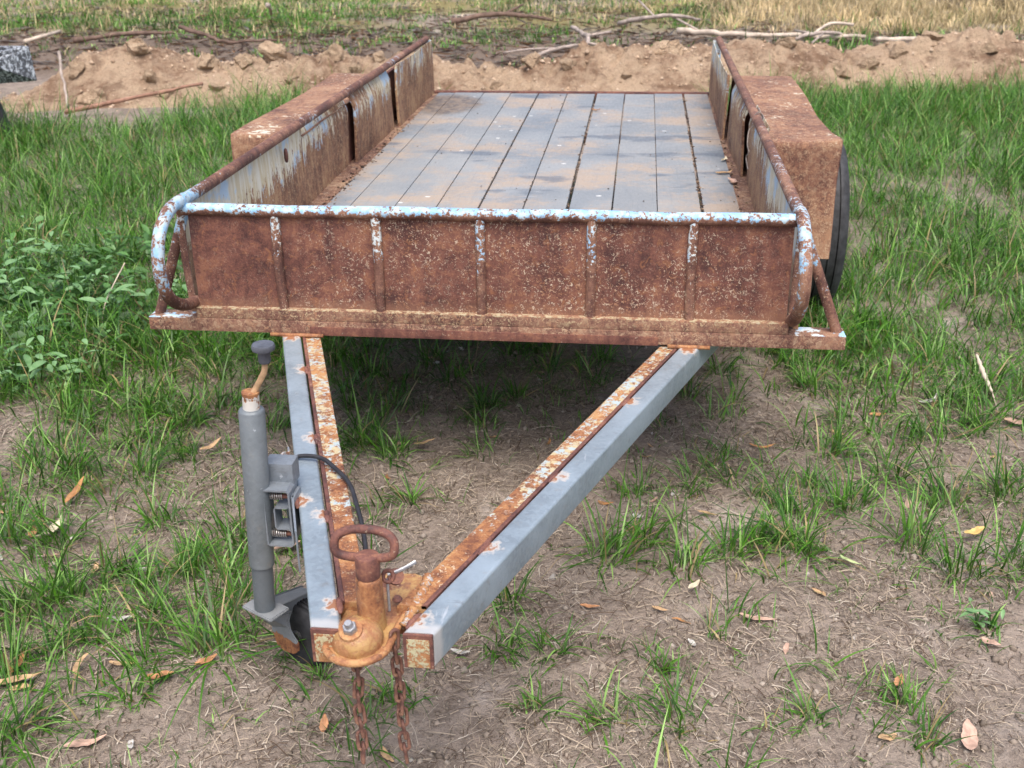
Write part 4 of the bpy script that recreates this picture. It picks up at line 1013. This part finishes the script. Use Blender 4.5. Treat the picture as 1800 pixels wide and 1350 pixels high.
# x, y, length, width, angle, bend, roll, curve, lift, pitch, colour, label
LV = [(-1.11, -.16, .085, .022, 62, .5, .9, .2, .03, -35, 'brown', 'brown leaf standing on edge in the grass at the left side'),
      (-.85, .16, .075, .020, 48, .7, .8, .5, .02, -15, 'tan', 'tan curled leaf in grass left of the jockey wheel tube'),
      (-.58, -.86, .056, .026, 12, .8, .7, .2, .004, -8, 'orange', 'orange brown curled leaf on soil below the jockey wheel'),
      (-.87, -.91, .105, .024, 18, .5, .7, .3, .01, -5, 'tan', 'large tan leaf half hidden in the big tuft at lower left'),
      (-.90, -.86, .075, .020, 95, .5, .5, .2, .008, 0, 'brown', 'dark brown leaf lying across the large tan leaf at lower left'),
      (-.65, -1.06, .082, .022, 20, .4, .5, .3, .004, -4, 'pink', 'peach coloured leaf near the bottom left corner'),
      (-.74, -.86, .080, .012, -70, .9, .4, 1.2, .01, 10, 'tan', 'narrow curled tan leaf strip standing left of the orange leaf'),
      (-.75, -.68, .060, .013, 12, .4, .3, .2, .004, 0, 'grey', 'whitish grey leaf on bare soil at the lower left'),
      (-.68, -.83, .055, .011, 2, .3, .5, .2, .004, 0, 'tan', 'slim tan leaf just above the narrow curled strip'),
      (-1.09, -.34, .10, .030, 75, 1.2, 1.2, .6, .012, -10, 'pale', 'crumpled pale cream leaf cluster near the left edge'),
      (-1.13, -.36, .045, .020, 110, .5, .6, .2, .010, -10, 'orange', 'small orange leaf beside the crumpled cream leaves'),
      (-1.27, -.26, .060, .016, 15, .4, .5, .2, .005, 0, 'tan', 'tan leaf on soil touching the left edge'),
      (-.47, -.33, .070, .026, 25, .6, .7, .2, .010, -6, 'pink', 'pinkish brown leaf between the jockey wheel and the left drawbar'),
      (.30, -.52, .045, .013, -2, .3, .4, .1, .004, 0, 'orange', 'bright orange leaf on soil right of the right drawbar'),
      (.68, -.52, .085, .016, -8, .4, .4, .15, .005, 0, 'pink', 'long pale pink leaf on the bare soil at right'),
      (1.05, -.86, .085, .032, 78, .5, .5, .1, .006, -5, 'pink', 'broad pink leaf near the bottom right corner'),
      (.95, -.71, .034, .018, 60, .7, .6, .2, .008, -15, 'orange', 'small folded orange leaf beside a thin tuft at lower right'),
      (.59, -.08, .058, .014, -16, .5, .4, .2, .006, 0, 'tan', 'tan leaf at the top of the big tufts right of the drawbar'),
      (.54, -.43, .034, .015, 35, .7, .8, .2, .018, -20, 'pale', 'small cream leaf caught upright in a grass tuft'),
      (.03, -.71, .045, .015, -6, .9, .9, .2, .006, 0, 'grey', 'grey curled leaf beside the right drawbar end cap'),
      (1.25, -.13, .060, .030, 25, .8, .8, .2, .020, -10, 'yellow', 'yellow orange leaf in grass near the right edge'),
      (1.17, -.57, .042, .020, -35, .6, .6, .3, .006, -5, 'pink', 'small pink leaf beside a low weed at right'),
      (.92, -.28, .060, .016, -45, .6, .8, .6, .012, -5, 'lime', 'pale green leaf standing at the edge of a tuft at right'),
      (1.31, .67, .075, .018, 30, .5, .5, 1.1, .01, -10, 'grey', 'white sickle shaped leaf on bare soil right of the beam'),
      (1.14, .57, .050, .016, 5, .4, .5, .1, .005, 0, 'orange', 'orange leaf on bare soil below the right end of the beam'),
      (1.55, .55, .075, .026, -12, .4, .5, .2, .01, 0, 'pink', 'pink leaf at the right edge beside the grass'),
      (.77, .35, .080, .010, 8, .5, .5, .7, .006, 0, 'brown', 'thin brown curved leaf on soil right of the galvanised drawbar'),
      (-.22, .22, .062, .015, 20, .6, .6, .3, .02, -10, 'tan', 'tan leaf in grass between the two drawbars'),
      (1.12, .03, .040, .018, 80, .5, .6, .2, .01, -10, 'pink', 'dull pink leaf standing in the tufts at right'),
      (.46, -.52, .040, .013, -20, .5, .5, .3, .006, 0, 'tan', 'small tan leaf left of the cream leaf in the tuft'),
      (-.50, -.81, .052, .018, 40, .6, .6, .1, .008, -5, 'orange', 'orange leaf under the spreading tuft left of the jockey wheel'),
      (-.20, -.97, .035, .016, 90, .4, .4, .1, .014, -40, 'orange', 'small orange leaf standing left of the hanging chain'),
      (-.06, -1.03, .050, .012, -50, .4, .4, .3, .005, 0, 'tan', 'tan leaf on soil between the two chains at the bottom edge')]
for k, (x, y, L, W, ang, bend, roll, cur, lift, pit, colr, lab) in enumerate(LV):
    o = bpy.data.objects.new('fallen_leaf', leaf_mesh(L, W, bend, roll, cur, k, LM[colr], .12)); link(o)
    o.location = (x, y, float(ground_h(x, y)) + .003 + lift); o.rotation_euler = (math.radians(random.uniform(-10, 10)), math.radians(pit), math.radians(ang))
    tag(o, lab, 'leaf', 'fallen leaves')
protos = [leaf_mesh(.040, .014, .6, .7, .3, 50, LM['tan'], .15), leaf_mesh(.032, .012, .8, .9, .2, 51, LM['pink'], .2), leaf_mesh(.045, .010, .5, .5, .6, 52, LM['brown'], .1), leaf_mesh(.026, .012, .7, .8, .1, 53, LM['grey'], .25)]
for k in range(70):
    side = k % 3
    x, y = (random.uniform(-1.35, -.55), random.uniform(-1.1, .3)) if side == 0 else ((random.uniform(.3, 1.7), random.uniform(-1.0, .75)) if side == 1 else (random.uniform(-.35, .45), random.uniform(-.05, 1.0)))
    pk = random.randrange(4); front = (side == 2 and y < .45) or (side != 2 and y < -.35)
    lab = 'small ' + ('tan', 'pinkish', 'narrow brown', 'tiny grey')[pk] + ' dry leaf ' + (('on soil near the left bottom corner', 'in tufts farther back left of the jockey wheel tube'), ('on open soil at the right foreground', 'among tufts right of the galvanised drawbar'), ('on soil between the drawbars near the coupling', 'in shade between the drawbars near the beam'))[side][0 if front else 1]
    o = bpy.data.objects.new('fallen_leaf', protos[pk]); link(o)
    o.location = (x, y, float(ground_h(x, y)) + .004); o.rotation_euler = (random.uniform(-.4, .4), random.uniform(-.3, .3), random.uniform(0, 6.28)); s = random.uniform(.7, 1.25); o.scale = (s, s, s)
    tag(o, lab, 'leaf', 'small scattered dry leaves')
for k, (x, y, L, W, ang, colr, lab) in enumerate([(-.635, .80, .13, .030, 42, 'tan', 'curled tan leaf on the plank floor beside the left panel'), (.715, 1.46, .075, .03, 100, 'pink', 'pinkish dry leaf against the right panel, nearest of three on the floor'),
        (.700, 1.60, .07, .025, 20, 'tan', 'tan dry leaf against the right panel, middle of three on the floor'), (.712, 1.82, .055, .02, 70, 'pale', 'pale dry leaf against the right panel, farthest of three on the floor'),
        (.160, 2.86, .055, .018, -10, 'orange', 'small orange leaf on the plank floor near its rear edge')]):
    o = bpy.data.objects.new('fallen_leaf', leaf_mesh(L, W, .9, .9, .5, 90 + k, LM[colr], .2)); link(o)
    o.location = (x, y, .5175); o.rotation_euler = (0, -.05, math.radians(ang)); tag(o, lab, 'leaf', 'leaves on the trailer floor')

# dirt, twigs and chips in the floor joints
FD = Stuff()
def joint_dirt(n, xs, ys, spread, size, z=.514):
    x = xs + rng.normal(0, spread, n); y = ys; s = size * (.3 + rng.random(n) ** 2)
    o = np.array([[1, 0, 0], [-1, 0, 0], [0, 1, 0], [0, -1, 0], [0, 0, .6], [0, 0, -.6]])
    V = o[None] * s[:, None, None] * (.5 + rng.random((n, 6, 1))); V[..., 1] *= 1.6
    V = V + np.stack([x, y, np.full(n, z) + s * .2], -1)[:, None, :]
    f = np.array([[0, 2, 4], [2, 1, 4], [1, 3, 4], [3, 0, 4], [2, 0, 5], [1, 2, 5], [3, 1, 5], [0, 3, 5]])
    F = ((np.arange(n) * 6)[:, None, None] + f[None]).reshape(-1, 3)
    cols = np.array([(.09, .06, .045), (.17, .11, .075), (.30, .21, .14), (.05, .035, .03)]); c = cols[rng.integers(0, 4, n)]
    FD.add(V.reshape(-1, 3), F, np.repeat(c, 6, 0))
for xj, n, sp, sz in ((.139, 300, .004, .0045), (.596, 420, .005, .006), (-.168, 160, .003, .0035), (.291, 110, .003, .003), (-.014, 90, .003, .0035), (-.315, 90, .003, .003), (.445, 60, .003, .003), (-.461, 50, .003, .003), (-.619, 40, .003, .0025)):
    joint_dirt(n, xj, rng.uniform(.05, 3.3, n) ** 1.0, sp, sz, .511)
n = 420; joint_dirt(n, -.715 + .02 * rng.random(n), rng.uniform(.2, 2.9, n) * (rng.random(n) ** .3), .012, .006, .511)
n = 160; joint_dirt(n, .722 + .015 * rng.random(n), rng.uniform(.2, 2.2, n), .010, .005, .511)
n = 120; joint_dirt(n, rng.uniform(-.6, .7, n), rng.uniform(.05, 3.3, n), .01, .0035, .515)
FD.build('floor_debris', DRYM, 'dirt, bark chips and bits of twig in the joints of the plank floor', 'debris')

# ================================================================== STICKS AND BRANCHES
BK = dict(red=plain('stick_reddish', (.30, .17, .12), .8, 0, .35, 14, .5, .2), pale=plain('stick_pale', (.50, .42, .34), .8, 0, .3, 10, .5, .2), grey=plain('stick_grey', (.36, .30, .26), .85, 0, .35, 12, .5, .2), dark=plain('stick_dark', (.15, .10, .078), .85, 0, .4, 12, .5, .2))
def stick(name, pts, r0, r1, mat, label, twigs=(), cat_='stick'):
    st = empty(name, (pts[0][0], pts[0][1], 0)); tag(st, label, cat_, 'fallen sticks and branches')
    inv = Matrix.Translation((-pts[0][0], -pts[0][1], 0))
    P2 = [Vector(p) for p in cat(pts, 6)]
    for p in P2[1:-1]: p += Vector((random.uniform(-1, 1), random.uniform(-1, 1), random.uniform(-.5, .8))) * r0 * .5
    n = len(P2); R = [(r0 + (r1 - r0) * i / (n - 1)) * random.uniform(.85, 1.15) for i in range(n)]
    V, F = tube_data(P2, R, 8); o = mesh('shaft', V, F, BK[mat], st, True); o.matrix_parent_inverse = inv
    for tw in twigs:
        V, F = tube_data(cat(tw, 4), [r1 * .7 + .002] * ((len(tw) - 1) * 4 + 1), 6); q = mesh('twig', V, F, BK[mat], st, True); q.matrix_parent_inverse = inv
    return st
stick('stick', [(-3.82, 5.16, .05), (-3.3, 5.24, .15), (-2.81, 5.33, .235)], .018, .011, 'red', 'straight reddish stick lying on the bank face at left')
stick('root', [(-4.10, 5.75, .40), (-4.04, 5.62, .30), (-3.98, 5.52, .17), (-3.93, 5.42, .04)], .012, .010, 'grey', 'thin grey root hanging down the left end of the bank', cat_='root')
stick('fallen_branch', [(.75, 9.95, .07), (1.2, 9.62, .08), (1.66, 9.50, .08), (2.64, 9.46, .07)], .035, .020, 'pale', 'long pale bark strip lying behind the right rail', [[(2.1, 9.48, .08), (2.3, 9.65, .18), (2.55, 9.72, .16)]], 'branch')
stick('fallen_branch', [(2.72, 9.30, .06), (3.14, 9.22, .08), (3.60, 8.96, .05), (4.0, 8.85, .04)], .026, .012, 'pale', 'pale stripped branch lying at the far right above the bank', [[(3.2, 9.2, .08), (3.35, 9.05, .06), (3.5, 9.0, .05)]], 'branch')
stick('fallen_branch', [(1.75, 9.10, .06), (2.16, 9.34, .12), (2.50, 9.55, .07)], .022, .014, 'grey', 'forked grey branch crossing behind the pale bark strip', [[(2.1, 9.3, .12), (1.95, 9.55, .12)], [(2.2, 9.36, .12), (2.05, 9.05, .06)]], 'branch')
stick('fallen_branch', [(-.68, 7.85, .07), (-.37, 8.12, .13), (-.08, 8.32, .14), (.22, 8.23, .07)], .020, .010, 'grey', 'grey curved branch lying behind the middle of the bank', [[(-.4, 8.1, .13), (-.7, 8.25, .10), (-.95, 8.3, .06)]], 'branch')
stick('fallen_branch', [(-.40, 10.0, .10), (-.22, 9.2, .12), (-.16, 8.74, .14), (-.15, 8.05, .05)], .024, .018, 'grey', 'grey branch pointing away, crossing the curved one behind the bank', [[(-.2, 9.0, .13), (.05, 9.2, .15)]], 'branch')
stick('stick', [(-5.85, 9.37, .04), (-5.3, 9.6, .08), (-4.85, 9.82, .06)], .030, .014, 'dark', 'dark stick on bare ground behind the bank at far left')
stick('stick', [(-4.60, 9.35, .18), (-4.2, 9.15, .10), (-3.99, 9.09, .06), (-3.45, 9.4, .04)], .026, .012, 'dark', 'dark crooked stick on bare ground left of centre')
stick('stick', [(-6.3, 9.15, .05), (-6.05, 9.5, .12)], .020, .016, 'pale', 'short pale stick behind the black metal tray')
stick('stick', [(-3.95, 10.38, .30), (-4.1, 10.9, .25), (-4.25, 11.4, .10)], .025, .016, 'grey', 'grey stick leaning in the far grass at left', [])
stick('fallen_branch', [(-1.9, 11.0, .06), (-1.3, 11.2, .12), (-.7, 11.0, .07)], .035, .018, 'dark', 'dark fallen limb in the far grass near the top edge', [[(-1.3, 11.2, .12), (-1.1, 11.5, .2)]], 'branch')
stick('fallen_branch', [(.1, 10.4, .10), (.6, 10.0, .22), (1.0, 10.4, .14)], .028, .014, 'grey', 'grey twiggy branch heaped behind the right rear corner', [[(.5, 10.1, .2), (.3, 10.5, .35)], [(.7, 10.1, .2), (.95, 9.8, .1)]], 'branch')

# ================================================================== CLODS ON THE BANK
m = MT('clod_clay'); P = m.obj(); n = m.noise(P, 2.5, 6, .65); n2 = m.noise(P, 9, 4, .65)
c = m.mix(m.rng(n, .3, .7), (.40, .285, .19), (.53, .40, .275)); c = m.mix(m.rng(m.noise(P, 6, 4, .7), .52, .64, 0, .6), c, (.27, .175, .12)); m.bump(m.ma('ADD', n, m.ma('MULTIPLY', n2, .9)), 1.0, .03); CLOD = m.fin(c, .95, 0, .1)
def clod_mesh(seed):
    import bmesh
    bm = bmesh.new(); bmesh.ops.create_icosphere(bm, subdivisions=4, radius=1); r = random.Random(seed)
    pl = [(Vector((r.gauss(0, 1), r.gauss(0, 1), r.gauss(0, 1))).normalized(), r.uniform(.42, .8)) for _ in range(14)]
    for v in bm.verts:
        for n, d in pl:
            k = v.co.dot(n)
            if k > d: v.co -= n * (k - d) * .97
        c = v.co; v.co = c * (1 + .32 * float(fbm(np.array(c.x * 3 + seed), np.array(c.y * 3 + c.z * 2), 5, seed, .6)))
        v.co.z *= .8
    me = bpy.data.meshes.new('clod'); bm.to_mesh(me); bm.free(); me.materials.append(CLOD); return me
CM = [clod_mesh(k) for k in range(5)]
CLODS = [(-3.80, .12, .13, 'big angular clod on the left end of the bank'), (-3.45, .30, .09, 'clod just right of the big angular one on the bank'), (-3.1, .55, .11, 'clod on top of the left bank above the reddish stick'), (-2.75, .5, .10, 'clod on the bank crest left of the left mudguard'),
         (-2.35, .35, .08, 'clod low on the bank behind the left mudguard'), (-2.05, .62, .12, 'rounded clod on the crest beside the left rail'), (-1.85, .35, .07, 'small clod beside the left rail on the bank'), (-.75, .30, .06, 'small clod behind the left half of the plank floor'),
         (-.2, .35, .08, 'clod on the bank behind the middle of the floor'), (.25, .22, .07, 'low clod behind the floor, left of the right rail'), (1.95, .28, .10, 'clod, leftmost of the group right of the right mudguard'), (2.2, .34, .085, 'clod in the middle of the group right of the right mudguard'),
         (2.12, .10, .065, 'lowest clod of the group right of the right mudguard'), (2.42, .42, .09, 'upper right clod of the group right of the right mudguard'), (1.72, .05, .07, 'clod at the foot of the bank next to the right mudguard'), (-4.3, .10, .07, 'small clod below the black metal tray'), (-3.62, .58, .15, 'broad slab of clay on the left bank crest'), (-3.28, .16, .10, 'slab of clay on the bank face just above the reddish stick'),
         (-2.55, .66, .14, 'large pale block on the crest left of the mudguard'), (-2.9, .22, .07, 'clod at the upper end of the reddish stick'), (-4.05, .42, .10, 'clod beside the hanging root'), (-1.7, .6, .09, 'clod on the crest touching the left rail'), (-.5, .62, .10, 'crest clod behind the floor, left of its middle'),
         (.55, .6, .16, 'large rounded mound of clay beside the right rail'), (2.75, .60, .12, 'clod on the crest at the right, above the tall grass'), (3.1, .35, .08, 'clod on the right bank near the edge'), (1.55, .55, .10, 'crest clod above the right mudguard')]
for k, (x, t, s, lab) in enumerate(CLODS):
    o = bpy.data.objects.new('clod', CM[k % 5]); link(o); y = float(bank_base(np.array(x))) + t
    z = float(bank_z(np.array([x]), np.array([t]))[0] + ground_h(x, y))
    o.location = (x, y, z + s * .12); o.scale = (s * 1.15, s, s * .9); o.rotation_euler = (random.uniform(-.5, .5), random.uniform(-.5, .5), random.uniform(0, 6.28))
    tag(o, lab, 'clod', 'clods of clay on the bank')

# ================================================================== BROADLEAF WEEDS
m = MT('weed_leaf'); P = m.obj(); n = m.noise(P, 40, 3)
oi = m.node('ShaderNodeObjectInfo').outputs['Random']
c = m.mix(oi, (.080, .185, .058), (.165, .305, .125)); c = m.mix(m.rng(n, .35, .65, 0, .4), c, (.21, .34, .16))
m.fin(c, .5, 0, .4); WEED = m.m
STEM = plain('weed_stem', (.10, .19, .06), .6, 0, .3, 40, .1, .3)
def wleaf(L, W, droop, seed):
    nu = 7; V = []; F = []
    for i in range(nu + 1):
        t = i / nu; w = W * math.sin(math.pi * (t * .94 + .04)) ** .8 * .5
        x = L * t; z = L * (.18 * t - droop * t * t)
        V += [(x, -w, z + w * .35), (x, 0, z), (x, w, z + w * .35)]
    for i in range(nu):
        a = i * 3; F += [(a, a + 3, a + 4, a + 1), (a + 1, a + 4, a + 5, a + 2)]
    me = bpy.data.meshes.new('leaf'); me.from_pydata(V, [], F); me.materials.append(WEED); me.polygons.foreach_set('use_smooth', [True] * len(F)); return me
WL = [wleaf(.075, .028, .15, 0), wleaf(.064, .024, .45, 1), wleaf(.085, .027, .3, 2), wleaf(.055, .022, .2, 3)]
WEEDS = [(-1.30, .98, .20, 'broadleaf weed standing alone below the left end of the beam'), (-1.22, 1.10, .22, 'broadleaf weed close under the left end of the beam'), (-1.78, 1.30, .20, 'broadleaf weed at the right side of the weed patch'), (-1.95, 1.15, .22, 'broadleaf weed in the middle of the weed patch'),
         (-2.10, 1.32, .24, 'tall broadleaf weed in the weed patch by the left edge'), (-2.05, .92, .20, 'broadleaf weed near the front of the patch by the left edge'), (-1.75, .85, .18, 'broadleaf weed at the front right of the patch'), (-1.90, .62, .16, 'low broadleaf weed in front of the patch at left'),
         (-1.62, .50, .14, 'low broadleaf weed on soil, foremost of the patch'), (-2.20, 1.60, .22, 'broadleaf weed at the back of the patch by the left edge'), (-1.95, 1.55, .20, 'broadleaf weed at the back of the patch, half in grass'), (-1.60, 1.12, .18, 'broadleaf weed beside the dry stalk'),
         (-1.45, .52, .12, 'small broadleaf weed right of the foremost low one'), (1.16, -.50, .06, 'low creeping weed on soil near the right edge')]
leafcount = 0
for k, (x, y, h, lab) in enumerate(WEEDS):
    z0 = float(ground_h(x, y)); wd = tag(empty('broadleaf_weed', (x, y, z0)), lab, 'weed', 'broadleaf weeds')
    ns = 5 if h > .1 else 4
    for sidx in range(ns):
        a = random.uniform(0, 6.28); ln = random.uniform(.25, .8) * h; hh = h * random.uniform(.65, 1.1)
        pts = cat([(0, 0, -.005), (ln * .35 * math.cos(a), ln * .35 * math.sin(a), hh * .55), (ln * math.cos(a), ln * math.sin(a), hh)], 4)
        V, F = tube_data(pts, [.0022 - .0011 * i / 8 for i in range(9)], 5); mesh('stem', V, F, STEM, wd, True)
        nl = 4 if k < 13 else 3
        for q in range(nl):
            if leafcount >= 295: break
            t = .35 + .65 * q / (nl - 1); p = pts[min(8, int(t * 8))]
            o = bpy.data.objects.new('leaf', WL[random.randrange(4)]); link(o, wd); o.location = p; leafcount += 1
            o.rotation_euler = (random.uniform(-.3, .3), random.uniform(-.35, .25), a + q * 2.4 + random.uniform(-.4, .4)); s = random.uniform(.6, 1.05) * (1 if h > .1 else .6); o.scale = (s, s, s)
# the rest of the weed patch, too tangled to count
WP = Stuff()
def patch(n, fx):
    x, y = fx(n); n = len(x); z = ground_h(x, y) + .02 + .11 * rng.random(n)
    L = .022 + .055 * rng.random(n); W = L * (.30 + .1 * rng.random(n)); a = rng.random(n) * 6.283; p = rng.normal(.0, .5, n); tw = rng.normal(0, .4, n)
    ca, sa = np.cos(a), np.sin(a)
    def q(u, v, dz):
        xx = L * u; yy = W * v; zz = np.sin(p) * xx + dz * L + yy * tw
        return np.stack([x + ca * xx - sa * yy, y + sa * xx + ca * yy, z + zz], -1)
    V = np.stack([q(0, 0, 0), q(.35, -.5, .06), q(.7, -.36, .03), q(1, 0, -.12), q(.7, .36, .03), q(.35, .5, .06), q(.35, 0, 0), q(.7, 0, -.03)], 1)
    f = np.array([[0, 1, 6], [0, 6, 5], [1, 2, 7], [1, 7, 6], [6, 7, 4], [6, 4, 5], [2, 3, 7], [7, 3, 4]])
    F = ((np.arange(n) * 8)[:, None, None] + f[None]).reshape(-1, 3)
    c = np.array([.100, .225, .062]) * (.45 + .9 * rng.random((n, 1))); WP.add(V.reshape(-1, 3), F, np.repeat(c, 8, 0))
def fx(n):
    x = rng.uniform(-3.0, -1.35, n); y = rng.uniform(.35, 2.2, n)
    k = rng.random(n) < np.exp(-(((x + 2.0) / .46) ** 2 + ((y - 1.20) / .55) ** 2)) * (.6 + vnoise(x * 4, y * 4, 99)) * 1.5
    return x[k], y[k]
patch(8000, fx)
WP.build('weed_patch', GRASS, 'tangled patch of broadleaf weeds in the grass at the left edge', 'weeds')

# single dry stalks and seed heads
def stalk(pts, r, label, head=None):
    st = tag(empty('dry_stalk', (pts[0][0], pts[0][1], 0)), label, 'stalk', 'dry stalks'); inv = Matrix.Translation((-pts[0][0], -pts[0][1], 0))
    V, F = tube_data(cat(pts, 5), r, 6); mesh('stem', V, F, BK['pale'], st, True).matrix_parent_inverse = inv
    if head:
        P2 = cat(head, 6); n = len(P2); V, F = tube_data(P2, [(.002 + .0055 * math.sin(math.pi * (i + .5) / n)) * (1.25 if i % 2 else .8) for i in range(n)], 6)
        mesh('seed_head', V, F, BK['pale'], st, True).matrix_parent_inverse = inv
stalk([(-1.58, .98, 0), (-1.565, 1.02, .13), (-1.50, 1.10, .27)], .0024, 'single tall dry stalk rising from the weeds at left')
stalk([(1.52, .62, .0), (1.50, .66, .06)], .002, 'dry segmented seed head leaning in grass at the right', [(1.50, .66, .06), (1.475, .70, .11), (1.455, .73, .16)])

# ================================================================== BLACK METAL TRAY AT THE LEFT EDGE
m = MT('weathered_black_paint'); P = m.obj(); n = m.noise(P, 50, 6, .7); n2 = m.noise(m.obj((60, 60, 20)), 1, 5, .7)
c = m.mix(m.rng(n, .52, .62), (.045, .048, .055), (.40, .44, .49)); c = m.mix(m.rng(n2, .50, .62, 0, .85), c, (.52, .56, .60))
m.bump(n, .3, .004); m.fin(c, .5, .1, .5); BLK = m.m
BT_ = tag(empty('metal_tray', (-3.9, 4.4, 0)), 'corner of a weathered black metal tray poking in at the left edge', 'tray')
inv = Matrix.Translation((3.9, -4.4, 0))
def poly(name, pts, d, mat):
    V = [Vector(p) for p in pts] + [Vector(p) + Vector(d) for p in pts]; k = len(pts)
    F = [tuple(range(k)), tuple(range(2 * k - 1, k - 1, -1))] + [(i, i + k, (i + 1) % k + k, (i + 1) % k) for i in range(k)]
    import bmesh
    o = mesh(name, V, F, mat, BT_); bm = bmesh.new(); bm.from_mesh(o.data); bmesh.ops.recalc_face_normals(bm, faces=bm.faces); bmesh.ops.bevel(bm, geom=bm.edges[:], offset=.003, segments=1, affect='EDGES'); bm.to_mesh(o.data); bm.free(); o.matrix_parent_inverse = inv
poly('end_plate', [(-3.635, 4.50, .600), (-3.605, 4.47, .385), (-4.45, 4.10, .37), (-4.45, 3.95, .44), (-3.80, 4.28, .512)], (-.012, .022, 0), BLK)
poly('top_rail', [(-3.655, 4.49, .602), (-3.655, 4.53, .602), (-4.6, 4.53, .602), (-4.6, 4.49, .602)], (0, 0, -.045), BLK)
poly('near_rail', [(-3.64, 4.488, .604), (-3.69, 4.52, .604), (-4.50, 4.02, .455), (-4.46, 3.94, .455)], (0, 0, -.03), BLK)
poly('tray_floor', [(-3.66, 4.49, .40), (-4.6, 4.48, .40), (-4.6, 4.1, .375), (-4.4, 4.12, .375)], (0, 0, -.012), BLK)
poly('leg', [(-3.92, 4.46, .385), (-3.98, 4.46, .385), (-3.90, 4.46, .0), (-3.82, 4.46, .0)], (0, -.04, 0), plain('black_leg', (.03, .03, .033), .6))
